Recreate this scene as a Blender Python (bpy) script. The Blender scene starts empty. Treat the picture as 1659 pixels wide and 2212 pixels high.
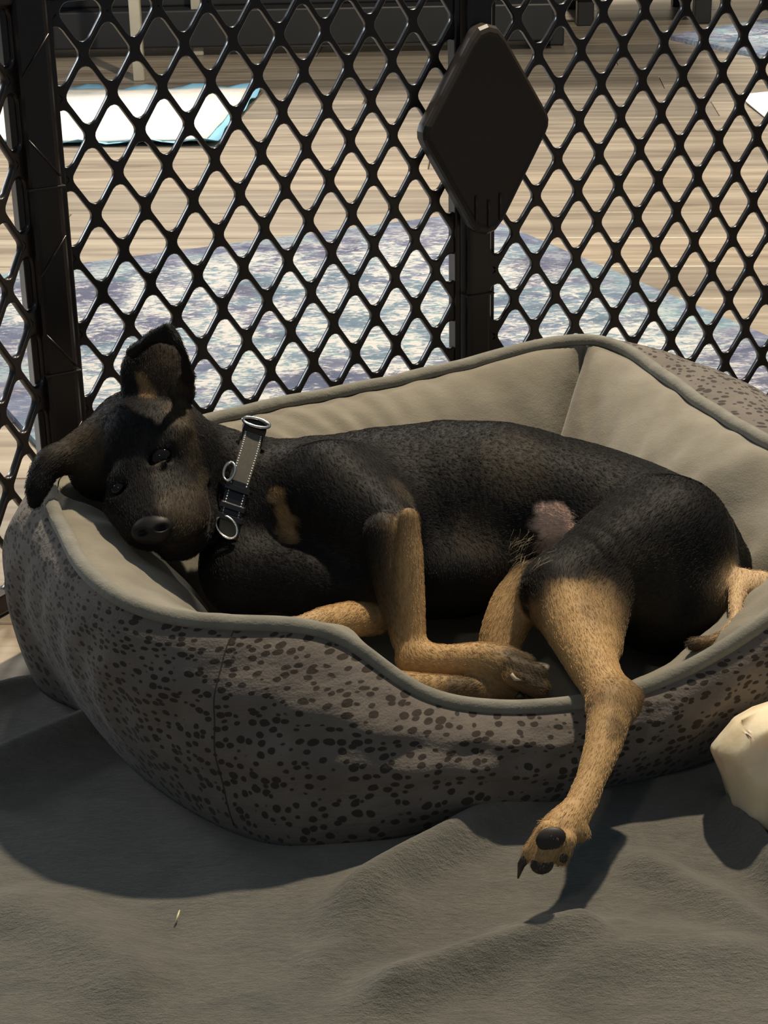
import bpy, bmesh, math, random
import numpy as np
import openvdb
from mathutils import Vector, Matrix

random.seed(7)
rng = np.random.default_rng(7)

# ------------------------------------------------------------------ camera
F_PX, PITCH, ROLL, CX, CY, CAM_H = 3913.0, 0.39188, -0.019284, 829.5, 1106.0, 0.589
scene = bpy.context.scene
COL = scene.collection
cam_data = bpy.data.cameras.new('camera')
cam = bpy.data.objects.new('camera', cam_data)
COL.objects.link(cam)
cam_data.sensor_fit = 'VERTICAL'
cam_data.sensor_height = 36.0
cam_data.lens = F_PX * 36.0 / 2212.0
cam_data.clip_start = 0.02
_fw = Vector((0, math.cos(PITCH), -math.sin(PITCH)))
_up0 = Vector((0, math.sin(PITCH), math.cos(PITCH)))
_rt0 = Vector((1, 0, 0))
_cr, _sr = math.cos(ROLL), math.sin(ROLL)
# picture axes: u to the right, v down
_rt = _rt0 * _cr + _up0 * _sr
_up = -_rt0 * _sr + _up0 * _cr
_m = Matrix((_rt, _up, -_fw)).transposed().to_4x4()
_m.translation = (0, 0, CAM_H)
cam.matrix_world = _m
scene.camera = cam

# ------------------------------------------------------------------ world, lights, exposure
vs = scene.view_settings
vs.view_transform = 'Standard'
vs.look = 'None'
vs.gamma = 1.0
vs.use_curve_mapping = False
vs.exposure = 0.3
world = bpy.data.worlds.new('room_ambient')
scene.world = world
world.use_nodes = True
bgn = world.node_tree.nodes['Background']
bgn.inputs[0].default_value = (0.60, 0.80, 1.0, 1)
bgn.inputs[1].default_value = 0.14

def add_light(name, kind, loc, energy, color, size):
    ld = bpy.data.lights.new(name, kind)
    ld.energy = energy
    ld.color = color
    if kind == 'POINT':
        ld.shadow_soft_size = size
    else:
        ld.shape = 'SQUARE'
        ld.size = size
    o = bpy.data.objects.new(name, ld)
    COL.objects.link(o)
    o.location = loc
    return o
WARM = (1.0, 0.85, 0.64)
add_light('ceiling_lamp', 'POINT', (0.46, 1.74, 2.0), 185, WARM, 0.035)
add_light('front_fill_light', 'POINT', (-0.45, -0.5, 1.7), 9, (1.0, 0.9, 0.76), 0.07)  # added, unseen: fills the front and puts glints on eye and collar
wl = add_light('side_glint_light', 'AREA', (-2.2, 2.9, 1.0), 24, (0.88, 0.94, 1.0), 0.7)  # unseen window-like source at left, placed for the lattice glints
wl.rotation_euler = Vector((2.2, -1.3, -0.6)).to_track_quat('-Z', 'Y').to_euler()
bk = add_light('room_lamp', 'AREA', (-0.3, 4.6, 2.4), 120, (1.0, 0.92, 0.80), 0.5)

# ------------------------------------------------------------------ pixel helpers (pixel + a known height or distance -> point)
def ray(u, v):
    du, dv = u - CX, v - CY
    x = du * _cr + dv * _sr
    y = -du * _sr + dv * _cr
    c, s = math.cos(PITCH), math.sin(PITCH)
    return Vector((x / F_PX, c - y / F_PX * s, -s - y / F_PX * c))
def hz(u, v, z=0.0):
    d = ray(u, v)
    return d * ((z - CAM_H) / d.z) + Vector((0, 0, CAM_H))
def py(u, v, y):
    d = ray(u, v)
    return d * (y / d.y) + Vector((0, 0, CAM_H))
def pxm(y):
    return y * 1.05 / F_PX            # metres per pixel about distance y

# ------------------------------------------------------------------ object helpers
def tag(o, label=None, cat=None, group=None, kind=None):
    if label: o['label'] = label
    if cat: o['category'] = cat
    if group: o['group'] = group
    if kind: o['kind'] = kind
    return o
def empty(name, loc=(0, 0, 0)):
    o = bpy.data.objects.new(name, None)
    o.empty_display_size = 0.05
    COL.objects.link(o)
    o.location = loc
    return o
def link_mesh(name, me, mat, parent=None, smooth=True):
    o = bpy.data.objects.new(name, me)
    COL.objects.link(o)
    if mat and not me.materials:
        me.materials.append(mat)
    if smooth:
        me.polygons.foreach_set('use_smooth', [True] * len(me.polygons))
    if parent:
        o.parent = parent
        o.matrix_parent_inverse = Matrix.Translation(-Vector(parent.location)) if parent.parent is None else Matrix()
    return o
def pymesh(name, verts, faces, mat, parent=None, smooth=True):
    me = bpy.data.meshes.new(name)
    me.from_pydata([tuple(v) for v in verts], [], faces)
    me.update()
    return link_mesh(name, me, mat, parent, smooth)
def bm_obj(name, bm, mat, parent=None, smooth=False):
    bmesh.ops.recalc_face_normals(bm, faces=bm.faces)
    me = bpy.data.meshes.new(name)
    bm.to_mesh(me)
    bm.free()
    return link_mesh(name, me, mat, parent, smooth)
def add_box(bm, c, size, rot=None, bevel=0.0, seg=2):
    r = bmesh.ops.create_cube(bm, size=1.0)
    vs_ = r['verts']
    for v in vs_:
        v.co = Vector((v.co.x * size[0], v.co.y * size[1], v.co.z * size[2]))
    if bevel:
        es = list({e for v in vs_ for e in v.link_edges})
        rb = bmesh.ops.bevel(bm, geom=es, offset=bevel, segments=seg, affect='EDGES', profile=0.5)
        vs_ = list({v for f in rb['faces'] for v in f.verts} | {v for v in vs_ if v.is_valid})
    for v in vs_:
        co = v.co
        if rot is not None:
            co = rot @ co
        v.co = co + Vector(c)
    return vs_
def tube(name, pts, rad, mat, parent=None, seg=10, closed=False, flat=1.0):
    """swept tube along points; rad may be a list"""
    n = len(pts)
    pts = [Vector(p) for p in pts]
    rads = rad if isinstance(rad, (list, tuple)) else [rad] * n
    verts, faces = [], []
    nrm = None
    for i in range(n):
        a = pts[(i - 1) % n] if (closed or i > 0) else pts[i]
        b = pts[(i + 1) % n] if (closed or i < n - 1) else pts[i]
        t = (b - a).normalized()
        if nrm is None:
            nrm = t.cross(Vector((0.13, 0.2, 1))).normalized()
        nrm = (nrm - t * nrm.dot(t)).normalized()
        bn = t.cross(nrm)
        for j in range(seg):
            an = 2 * math.pi * j / seg
            verts.append(pts[i] + (nrm * math.cos(an) + bn * math.sin(an) * flat) * rads[i])
    m = n if closed else n - 1
    for i in range(m):
        for j in range(seg):
            i2, j2 = (i + 1) % n, (j + 1) % seg
            faces.append((i * seg + j, i * seg + j2, i2 * seg + j2, i2 * seg + j))
    if not closed:
        faces.append(tuple(range(seg))[::-1])
        faces.append(tuple((n - 1) * seg + j for j in range(seg)))
    return pymesh(name, verts, faces, mat, parent)
def crom(pts, n, closed=False):
    """Catmull-Rom through points"""
    P = [Vector(p) for p in pts]
    k = len(P)
    out = []
    segs = k if closed else k - 1
    for i in range(segs):
        p0 = P[(i - 1) % k] if closed or i > 0 else P[0] * 2 - P[1]
        p1, p2 = P[i], P[(i + 1) % k]
        p3 = P[(i + 2) % k] if closed or i + 2 < k else P[-1] * 2 - P[-2]
        for j in range(n):
            t = j / n
            out.append(0.5 * ((2 * p1) + (p2 - p0) * t + (2 * p0 - 5 * p1 + 4 * p2 - p3) * t * t + (3 * p1 - p0 - 3 * p2 + p3) * t ** 3))
    if not closed:
        out.append(P[-1])
    return out

# ------------------------------------------------------------------ material helpers
class NT:
    def __init__(self, name):
        self.m = bpy.data.materials.new(name)
        self.m.use_nodes = True
        self.t = self.m.node_tree
        self.b = self.t.nodes['Principled BSDF']
    def n(self, kind, **kw):
        nd = self.t.nodes.new(kind)
        for k, v in kw.items():
            if k.startswith('i_'):
                key = k[2:].replace('_', ' ')
                nd.inputs[key].default_value = v
            else:
                setattr(nd, k, v)
        return nd
    def l(self, a, b):
        self.t.links.new(a, b)
    def ramp(self, fac, stops):
        r = self.n('ShaderNodeValToRGB')
        cr = r.color_ramp
        while len(cr.elements) < len(stops):
            cr.elements.new(0.5)
        for e, (p, c) in zip(cr.elements, stops):
            e.position = p
            e.color = (*c, 1) if len(c) == 3 else c
        self.l(fac, r.inputs[0])
        return r.outputs[0]
    def mix(self, fac, a, b, mode='MIX'):
        x = self.n('ShaderNodeMix', data_type='RGBA', blend_type=mode)
        for sock, val in ((x.inputs[0], fac), (x.inputs[6], a), (x.inputs[7], b)):
            if hasattr(val, 'is_linked'):
                self.l(val, sock)
            elif isinstance(val, (int, float)):
                sock.default_value = val
            else:
                sock.default_value = (*val, 1) if len(val) == 3 else val
        return x.outputs[2]
    def math(self, op, a, b=0.0):
        x = self.n('ShaderNodeMath', operation=op)
        for sock, val in ((x.inputs[0], a), (x.inputs[1], b)):
            if hasattr(val, 'is_linked'):
                self.l(val, sock)
            else:
                sock.default_value = val
        return x.outputs[0]
    def coord(self, which='Object', scale=(1, 1, 1), rot=(0, 0, 0)):
        tc = self.n('ShaderNodeTexCoord')
        mp = self.n('ShaderNodeMapping')
        mp.inputs['Scale'].default_value = scale
        mp.inputs['Rotation'].default_value = rot
        self.l(tc.outputs[which], mp.inputs[0])
        return mp.outputs[0]
    def noise(self, vec, scale, detail=4, rough=0.5, dist=0.0):
        x = self.n('ShaderNodeTexNoise', i_Scale=scale, i_Detail=detail, i_Roughness=rough, i_Distortion=dist)
        self.l(vec, x.inputs['Vector'])
        return x.outputs['Fac']
    def bump(self, h, strength, dist):
        x = self.n('ShaderNodeBump', i_Strength=strength, i_Distance=dist)
        self.l(h, x.inputs['Height'])
        self.l(x.outputs[0], self.b.inputs['Normal'])
    def base(self, c):
        if hasattr(c, 'is_linked'):
            self.l(c, self.b.inputs['Base Color'])
        else:
            self.b.inputs['Base Color'].default_value = (*c, 1)
    def p(self, **kw):
        for k, v in kw.items():
            self.b.inputs[k.replace('_', ' ')].default_value = v
def plain(name, c, rough=0.5, metal=0.0, spec=0.5, noise_scale=None):
    n = NT(name)
    if noise_scale:
        f = n.noise(n.coord(), noise_scale, 4)
        n.base(n.mix(f, [x * 0.75 for x in c], [min(1, x * 1.2) for x in c]))
    else:
        n.base(c)
    n.p(Roughness=rough, Metallic=metal, Specular_IOR_Level=spec)
    return n.m

def mat_wood():
    n = NT('floor_planks')
    oi = n.n('ShaderNodeObjectInfo')
    tc = n.n('ShaderNodeTexCoord')
    mp = n.n('ShaderNodeMapping')
    mp.inputs['Scale'].default_value = (1.2, 16, 1)
    n.l(tc.outputs['Object'], mp.inputs[0])
    add = n.n('ShaderNodeVectorMath', operation='ADD')
    n.l(mp.outputs[0], add.inputs[0])
    cmb = n.n('ShaderNodeCombineXYZ')
    n.l(n.math('MULTIPLY', oi.outputs['Random'], 37.0), cmb.inputs[0])
    n.l(n.math('MULTIPLY', oi.outputs['Random'], 91.0), cmb.inputs[1])
    n.l(cmb.outputs[0], add.inputs[1])
    f1 = n.noise(add.outputs[0], 2.2, 6, 0.6, 0.4)
    f2 = n.noise(add.outputs[0], 9.0, 4, 0.6, 0.2)
    c = n.ramp(f1, [(0.28, (0.13, 0.108, 0.088)), (0.44, (0.25, 0.215, 0.175)), (0.58, (0.35, 0.31, 0.255)), (0.74, (0.45, 0.41, 0.345))])
    c = n.mix(n.math('MULTIPLY', f2, 0.35), c, (0.25, 0.19, 0.13))
    tint = n.ramp(oi.outputs['Random'], [(0.0, (0.62, 0.61, 0.60)), (0.5, (0.96, 0.94, 0.90)), (1.0, (1.15, 1.10, 1.02))])
    c = n.mix(1.0, c, tint, 'MULTIPLY')
    n.base(c)
    n.p(Roughness=0.36, Specular_IOR_Level=0.45)
    n.bump(f2, 0.12, 0.002)
    return n.m
def mat_fleece():
    n = NT('grey_fleece')
    v = n.coord()
    f0 = n.noise(v, 7, 3)
    f1 = n.noise(n.coord(scale=(1, 2.2, 1.5)), 160, 5, 0.7)
    f2 = n.noise(v, 900, 3, 0.7)
    c = n.ramp(f0, [(0.3, (0.105, 0.100, 0.082)), (0.7, (0.150, 0.143, 0.114))])
    c = n.mix(n.math('MULTIPLY', n.math('SUBTRACT', f1, 0.25), 1.1), c, (0.23, 0.215, 0.17))
    f4 = n.noise(n.coord(scale=(1, 2.0, 1.5)), 34, 5, 0.65, 0.4)
    c = n.mix(n.ramp(f4, [(0.45, (0, 0, 0)), (0.75, (0.6, 0.6, 0.6))]), c, (0.06, 0.06, 0.055))
    c = n.mix(n.math('MULTIPLY', f2, 0.35), c, (0.05, 0.05, 0.045))
    n.base(c)
    n.p(Roughness=0.95, Specular_IOR_Level=0.1, Sheen_Weight=0.25, Sheen_Roughness=0.6)
    h = n.math('ADD', n.math('MULTIPLY', f1, 1.0), n.math('MULTIPLY', f2, 0.5))
    n.bump(h, 0.8, 0.004)
    return n.m
def mat_spotted():
    n = NT('taupe_spotted_suede')
    tc = n.n('ShaderNodeUVMap')
    v = tc.outputs[0]
    nz = n.n('ShaderNodeTexNoise', i_Scale=70.0, i_Detail=2)
    n.l(v, nz.inputs['Vector'])
    mx = n.n('ShaderNodeVectorMath', operation='SCALE')
    n.l(nz.outputs['Color'], mx.inputs[0])
    mx.inputs['Scale'].default_value = 0.0045
    ad = n.n('ShaderNodeVectorMath', operation='ADD')
    n.l(v, ad.inputs[0])
    n.l(mx.outputs[0], ad.inputs[1])
    vo = n.n('ShaderNodeTexVoronoi', feature='F1', i_Scale=150.0, i_Randomness=0.8)
    n.l(ad.outputs[0], vo.inputs['Vector'])
    sep = n.n('ShaderNodeSeparateColor')
    n.l(vo.outputs['Color'], sep.inputs[0])
    thr = n.math('ADD', n.math('MULTIPLY', sep.outputs[0], 0.22), 0.24)
    d = n.math('SUBTRACT', vo.outputs['Distance'], thr)
    spot = n.ramp(n.math('ADD', n.math('MULTIPLY', d, 4.0), 0.5), [(0.38, (1, 1, 1)), (0.62, (0, 0, 0))])
    f0 = n.noise(n.coord(), 40, 4)
    c = n.ramp(f0, [(0.3, (0.130, 0.112, 0.098)), (0.7, (0.180, 0.157, 0.137))])
    f2 = n.noise(n.coord(), 700, 3)
    c = n.mix(n.math('MULTIPLY', f2, 0.4), c, (0.10, 0.085, 0.07))
    c = n.mix(n.math('MULTIPLY', spot, 0.9), c, (0.028, 0.021, 0.016))
    n.base(c)
    n.p(Roughness=0.85, Specular_IOR_Level=0.15, Sheen_Weight=0.12)
    f3 = n.noise(n.coord(scale=(1, 1, 3)), 60, 4)
    n.bump(n.math('ADD', f3, n.math('MULTIPLY', f2, 0.3)), 0.35, 0.004)
    return n.m
def mat_suede(name, c0, c1, sc=26):
    n = NT(name)
    v = n.coord(scale=(1, 1.4, 2.0))
    f0 = n.noise(v, sc, 4, 0.55)
    f2 = n.noise(n.coord(), 800, 3)
    c = n.ramp(f0, [(0.3, c0), (0.7, c1)])
    c = n.mix(n.math('MULTIPLY', f2, 0.25), c, [x * 0.6 for x in c0])
    n.base(c)
    n.p(Roughness=0.9, Specular_IOR_Level=0.12, Sheen_Weight=0.2)
    n.bump(n.math('ADD', f0, n.math('MULTIPLY', f2, 0.25)), 0.3, 0.004)
    return n.m
def mat_rug():
    n = NT('distressed_blue_rug')
    v = n.coord()
    st = n.coord(scale=(1.0, 1.7, 1), rot=(0, 0, 0.0))
    big = n.noise(v, 3.4, 3, 0.55, 0.8)
    mid = n.noise(v, 11, 4, 0.6, 1.0)
    fine = n.noise(st, 48, 5, 0.7, 1.5)
    fine2 = n.noise(st, 110, 4, 0.7, 0.5)
    lightc = (0.50, 0.49, 0.48)
    c = n.ramp(big, [(0.34, (0.09, 0.11, 0.18)), (0.44, (0.13, 0.13, 0.19)), (0.52, (0.14, 0.25, 0.29)), (0.60, (0.13, 0.16, 0.25)), (0.70, (0.19, 0.17, 0.22))])
    c2 = n.ramp(mid, [(0.35, (0.07, 0.08, 0.13)), (0.5, (0.16, 0.18, 0.27)), (0.62, (0.16, 0.31, 0.34)), (0.75, (0.20, 0.16, 0.20))])
    c = n.mix(0.5, c, c2)
    wear = n.math('ADD', n.math('MULTIPLY', fine, 1.0), n.math('MULTIPLY', n.math('SUBTRACT', mid, 0.5), 0.75))
    wear = n.math('ADD', wear, n.math('MULTIPLY', n.math('SUBTRACT', fine2, 0.5), 0.45))
    w = n.ramp(wear, [(0.44, (0, 0, 0)), (0.53, (0.42, 0.42, 0.42)), (0.60, (1, 1, 1))])
    # plain dark border band along the edges
    tc = n.n('ShaderNodeUVMap')
    sx = n.n('ShaderNodeSeparateXYZ')
    n.l(tc.outputs[0], sx.inputs[0])
    e = n.math('MINIMUM', sx.outputs[0], sx.outputs[1])
    bd = n.ramp(n.math('MULTIPLY', e, 10.0), [(0.25, (0.35, 0.35, 0.35)), (0.95, (1, 1, 1))])
    w = n.mix(1.0, w, bd, 'MULTIPLY')
    n.base(n.mix(w, c, lightc))
    n.p(Roughness=0.95, Specular_IOR_Level=0.1)
    n.bump(n.math('ADD', fine, fine2), 0.5, 0.003)
    return n.m
def mat_fur():
    n = NT('short_fur')
    at = n.n('ShaderNodeAttribute', attribute_name='fur_col')
    st = n.noise(n.coord(), 420, 4, 0.7)
    n.base(n.mix(n.math('MULTIPLY', n.math('SUBTRACT', st, 0.3), 0.9), at.outputs['Color'], n.mix(1.0, at.outputs['Color'], (0.45, 0.42, 0.4), 'MULTIPLY')))
    n.p(Roughness=0.6, Specular_IOR_Level=0.15)
    n.bump(st, 0.12, 0.001)
    return n.m
def mat_strand():
    n = NT('fur_strands')
    at = n.n('ShaderNodeAttribute', attribute_name='strand_col')
    n.base(at.outputs['Color'])
    n.p(Roughness=0.5, Specular_IOR_Level=0.22)
    return n.m

M = dict(
    wood=mat_wood(), fleece=mat_fleece(), spot=mat_spotted(), rug=mat_rug(), fur=mat_fur(), strand=mat_strand(),
    pad=mat_suede('sage_suede', (0.205, 0.185, 0.145), (0.265, 0.242, 0.19)),
    padfloor=mat_suede('sage_suede_floor', (0.20, 0.185, 0.15), (0.26, 0.24, 0.195)),
    piping=mat_suede('grey_green_piping', (0.175, 0.168, 0.14), (0.24, 0.23, 0.19), 60),
    plastic=plain('dark_brown_plastic', (0.015, 0.010, 0.008), 0.30, 0, 0.5),
    plate=plain('dark_brown_plate', (0.026, 0.019, 0.014), 0.45, 0, 0.4),
    subfloor=plain('dark_gap', (0.05, 0.04, 0.03), 0.8),
    padwhite=plain('white_quilted_paper', (0.64, 0.62, 0.58), 0.9, 0, 0.1, 30),
    padblue=plain('blue_plastic_film', (0.22, 0.50, 0.72), 0.4),
    charcoal=plain('charcoal_lacquer', (0.018, 0.019, 0.021), 0.5, 0, 0.4, 20),
    greypanel=plain('grey_drawer_front', (0.06, 0.06, 0.065), 0.55, 0, 0.3, 15),
    palewood=plain('pale_grey_wood', (0.40, 0.37, 0.29), 0.5, 0, 0.4, 25),
    wall=plain('wall_paint', (0.55, 0.5, 0.42), 0.9, 0, 0.2),
    paper=plain('white_paper', (0.82, 0.82, 0.82), 0.7, 0, 0.2),
    black=plain('black_nylon', (0.012, 0.012, 0.013), 0.6, 0, 0.4, 300),
    blackplastic=plain('black_buckle', (0.008, 0.008, 0.009), 0.25, 0, 0.5),
    stitch=plain('reflective_thread', (0.75, 0.75, 0.75), 0.3, 0, 0.5),
    steel=plain('steel', (0.75, 0.72, 0.66), 0.2, 1.0, 0.5),
    webbing=plain('grey_webbing', (0.10, 0.095, 0.08), 0.8, 0, 0.2, 500),
    eye=plain('dark_eye', (0.005, 0.003, 0.002), 0.04, 0, 0.4),
    nose=plain('black_nose', (0.010, 0.009, 0.009), 0.5, 0, 0.25, 600),
    pawpad=plain('dark_paw_pad', (0.022, 0.017, 0.014), 0.55, 0, 0.4, 500),
    claw=plain('dark_claw', (0.03, 0.022, 0.016), 0.4, 0, 0.5),
    whisker=plain('pale_hair', (0.40, 0.33, 0.23), 0.5, 0, 0.3),
    straw=plain('straw', (0.75, 0.65, 0.38), 0.5),
    thread=plain('black_seam', (0.04, 0.034, 0.028), 0.9),
)
def mat_chew():
    n = NT('cream_rawhide')
    v = n.coord()
    f = n.noise(v, 22, 4, 0.55, 0.6)
    n.base(n.ramp(f, [(0.3, (0.66, 0.52, 0.32)), (0.5, (0.78, 0.66, 0.45)), (0.72, (0.86, 0.76, 0.56))]))
    n.p(Roughness=0.6, Specular_IOR_Level=0.3, Subsurface_Weight=0.6, Subsurface_Radius=(1.0, 0.75, 0.45), Subsurface_Scale=0.02)
    n.bump(n.noise(v, 60, 4), 0.25, 0.004)
    return n.m
M['chew'] = mat_chew()

# ================================================================== SETTING
# ---- floor of planks
def build_floor():
    me = bpy.data.meshes.new('floor')
    me.from_pydata([(-2.6, -0.1, -0.006), (2.9, -0.1, -0.006), (2.9, 6.6, -0.006), (-2.6, 6.6, -0.006)], [], [(0, 1, 2, 3)])
    fl = link_mesh('floor', me, M['subfloor'])
    tag(fl, 'greige wood plank floor under the pen and rugs', kind='structure')
    W, L = 0.148, 1.22
    bm = bmesh.new()
    add_box(bm, (0, 0, -0.003), (L - 0.0016, W - 0.0016, 0.006), bevel=0.0012, seg=1)
    pm = bpy.data.meshes.new('plank')
    bm.to_mesh(pm)
    bm.free()
    pm.materials.append(M['wood'])
    ang = math.radians(-4.0)
    first = True
    for r in range(-2, 46):
        off = (r * 0.47) % 1.0
        for k in range(-3, 4):
            x, y = (k + off) * L, r * W
            wx = x * math.cos(ang) - y * math.sin(ang)
            wy = x * math.sin(ang) + y * math.cos(ang) - 0.06
            if not (-3.0 < wx < 3.2 and 0.0 < wy < 6.4):
                continue
            # only strips the picture or a step aside could see
            if abs(wx) > 1.55 + 0.30 * wy:
                continue
            o = bpy.data.objects.new('plank', pm)
            COL.objects.link(o)
            o.location = (wx, wy, 0)
            o.rotation_euler = (0, 0, ang)
            o.parent = fl
    bmw = bmesh.new()
    add_box(bmw, (0.15, 6.6, 1.3), (5.6, 0.1, 2.62))
    w = bm_obj('wall_back', bmw, M['wall'])
    tag(w, 'painted back wall of the room', kind='structure')
build_floor()

# ---- rugs
def quad_rug(name, K, a, b, la, lb, th, rad, mat, label, cat, drop=0.0):
    """rectangular rug: corner K, unit axes a and b, rounded corner, thickness"""
    a, b = Vector((*a, 0)).normalized(), Vector((*b, 0)).normalized()
    nx, ny = 40, 40
    bm = bmesh.new()
    uvl = bm.loops.layers.uv.new('UVMap')
    lev = [(0.0, 0.0003), (0.0, th * 0.7), (th * 0.5, th)]
    def corner(p, q):
        # pull the four corners in to a radius
        for (ex, ey, sx, sy) in ((0, 0, 1, 1), (la, 0, -1, 1), (la, lb, -1, -1), (0, lb, 1, -1)):
            dx, dy = (p - ex) * sx, (q - ey) * sy
            if dx < rad and dy < rad:
                ux, uy = rad - dx, rad - dy
                m_, h_ = max(ux, uy), math.hypot(ux, uy)
                if h_ > 1e-9:
                    f_ = m_ / h_
                    return ex + sx * (rad - ux * f_), ey + sy * (rad - uy * f_)
        return p, q
    def stops(L):
        base = [L * i / nx for i in range(nx + 1)]
        ext = [rad * k / 4 for k in range(1, 5)] + [L - rad * k / 4 for k in range(1, 5)]
        return sorted(set(round(x, 5) for x in base + ext))
    PS, QS = stops(la), stops(lb)
    g = {}
    for i, p in enumerate(PS):
        for j, q in enumerate(QS):
            p2, q2 = corner(p, q)
            g[i, j] = bm.verts.new(K + a * p2 + b * q2 + Vector((0, 0, th)))
    for i in range(len(PS) - 1):
        for j in range(len(QS) - 1):
            bm.faces.new((g[i, j], g[i + 1, j], g[i + 1, j + 1], g[i, j + 1]))
    be = [e for e in bm.edges if e.is_boundary]
    r = bmesh.ops.extrude_edge_only(bm, edges=be)
    for v in r['geom']:
        if isinstance(v, bmesh.types.BMVert):
            v.co.z = 0.0003
    for fc in bm.faces:
        for lp in fc.loops:
            rel = lp.vert.co - K
            p, q = rel.dot(a), rel.dot(b)
            lp[uvl].uv = (min(p, la - p), min(q, lb - q))
    o = bm_obj(name, bm, mat)
    tag(o, label, cat)
    return o
quad_rug('area_rug', Vector((0.134, 2.505, 0)), (-0.905, -0.425), (0.425, -0.905), 0.80, 0.94, 0.006, 0.03, M['rug'],
         'blue and white distressed rug on the floor behind the pen', 'rug')
quad_rug('runner_rug', hz(1442, 86), (hz(1659, 131) - hz(1442, 86)).xy, (hz(1659, 48) - hz(1442, 86)).xy, 1.1, 0.75, 0.010, 0.02, M['rug'],
         'pale blue distressed rug far back at the right', 'rug')

# ---- puppy pad
def build_pad():
    c0, c1 = hz(571, 196), hz(467, 318)            # right back and right front corners
    b = (c1 - c0).normalized()
    a = Vector((b.y, -b.x, 0))
    if a.x > 0: a = -a
    S = (c1 - c0).length
    root = empty('puppy_pad', (c0 + c1) / 2)
    def sheet(i0, i1, z0, mat, name, curl, th):
        n = 24
        vv, ff = [], []
        for j in range(n + 1):
            for i in range(n + 1):
                p = i0 + (S - i0 - i1) * i / n
                q = i0 + (S - i0 - i1) * j / n
                e = min(p, q, S - p, S - q)
                z = z0 + curl * max(0, 1 - e / 0.03) * (0.6 + 0.4 * math.sin(p * 60 + q * 45)) + 0.0015 * math.sin(p * 19) * math.cos(q * 23)
                vv.append(c0 + a * p + b * q + Vector((0, 0, z)))
        m = n + 1
        for j in range(n):
            for i in range(n):
                ff.append((j * m + i, j * m + i + 1, (j + 1) * m + i + 1, (j + 1) * m + i))
        o = pymesh(name, vv, ff, mat, root)
        md = o.modifiers.new('thick', 'SOLIDIFY')
        md.thickness = th
        md.offset = 1
        return o
    sheet(0.0, 0.0, 0.0025, M['padblue'], 'blue_backing', 0.012, 0.0008)
    sheet(0.022, 0.022, 0.0045, M['padwhite'], 'white_top', 0.008, 0.003)
    tag(root, 'white puppy training pad with blue edge on the floor', 'puppy pad')
build_pad()
def build_paper():
    P = [hz(1600, 208), hz(1612, 228), hz(1659, 262), hz(1720, 300), hz(1800, 240), hz(1690, 204)]
    bm = bmesh.new()
    vs0 = [bm.verts.new(p + Vector((0, 0, 0.002 + 0.004 * (i % 2)))) for i, p in enumerate(P)]
    bm.faces.new(vs0)
    r = bmesh.ops.extrude_face_region(bm, geom=bm.faces[:])
    for v in r['geom']:
        if isinstance(v, bmesh.types.BMVert):
            v.co.z += 0.002
    tag(bm_obj('paper_sheet', bm, M['paper']), 'white sheet lying on the floor at the right', 'paper')
build_paper()

# ---- dark furniture along the back
def build_console():
    pr = hz(1194, 98)                                  # foot of the right leg
    y0 = pr.y
    root = empty('media_console', (pr.x, y0, 0))
    xl = -1.25
    def box(name, c, s, mat, bev=0.004):
        bm = bmesh.new()
        add_box(bm, c, s, bevel=bev, seg=2)
        return bm_obj(name, bm, mat, root)
    W = pr.x + 0.025 - xl
    box('leg', (pr.x, y0 + 0.02, 0.15), (0.05, 0.05, 0.30), M['charcoal'])
    box('leg', (xl + 0.025, y0 + 0.02, 0.15), (0.05, 0.05, 0.30), M['charcoal'])
    box('leg', (pr.x, y0 + 0.40, 0.15), (0.05, 0.05, 0.30), M['charcoal'])
    box('leg', (xl + 0.025, y0 + 0.40, 0.15), (0.05, 0.05, 0.30), M['charcoal'])
    box('body', (xl + W / 2, y0 + 0.22, 0.38), (W, 0.44, 0.56), M['charcoal'])
    box('shade_top', (xl + W / 2, y0 + 0.08, 0.675), (W + 0.04, 0.76, 0.03), M['charcoal'])  # unseen front overhang, added to shade the floor before the console
    bz = hz(900, 66).z
    for i in range(4):
        w = (W - 0.10) / 4
        f = box('drawer_front', (xl + 0.05 + w * (i + 0.5), y0 - 0.008, 0.30), (w - 0.012, 0.016, 0.32), M['greypanel'])
    box('plinth', (xl + W / 2, y0 + 0.08, 0.06), (W - 0.06, 0.30, 0.08), M['charcoal'])
    tag(root, 'charcoal console with grey drawer fronts along the back', 'cabinet')
    p2 = hz(1386, 58)
    r2 = empty('black_cabinet', (p2.x, p2.y, 0))
    bm = bmesh.new()
    add_box(bm, (p2.x + 0.01, p2.y + 0.22, 0.43), (0.36, 0.40, 0.74), bevel=0.005)
    bm_obj('body', bm, M['charcoal'], r2)
    for dx in (-0.14, 0.14):
        for dy in (0.05, 0.38):
            bm = bmesh.new()
            add_box(bm, (p2.x + 0.01 + dx, p2.y + dy, 0.032), (0.04, 0.04, 0.064), bevel=0.003)
            bm_obj('foot', bm, M['charcoal'], r2)
    tag(r2, 'black cabinet at the back right on short feet', 'cabinet')
build_console()
def build_chair():
    A, B = hz(302, 174), hz(430, 119)
    d = B - A
    pd = Vector((-0.34, -0.03, 0))
    root = empty('wooden_stool', (A + B) / 2 + pd / 2)
    for q in (A, B, A + pd, B + pd):
        bm = bmesh.new()
        add_box(bm, (q.x, q.y, 0.20), (0.023, 0.023, 0.40), rot=None, bevel=0.003)
        bm_obj('leg', bm, M['palewood'], root)
    c = (A + B) / 2 + pd / 2
    rot = Matrix.Rotation(math.atan2(d.y, d.x), 3, 'Z')
    bm = bmesh.new()
    add_box(bm, (c.x, c.y, 0.415), (0.36, 0.34, 0.025), rot=rot, bevel=0.008)
    bm_obj('seat', bm, M['palewood'], root)
    tag(root, 'pale wooden stool with slim legs on the far floor', 'stool')
build_chair()

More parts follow.
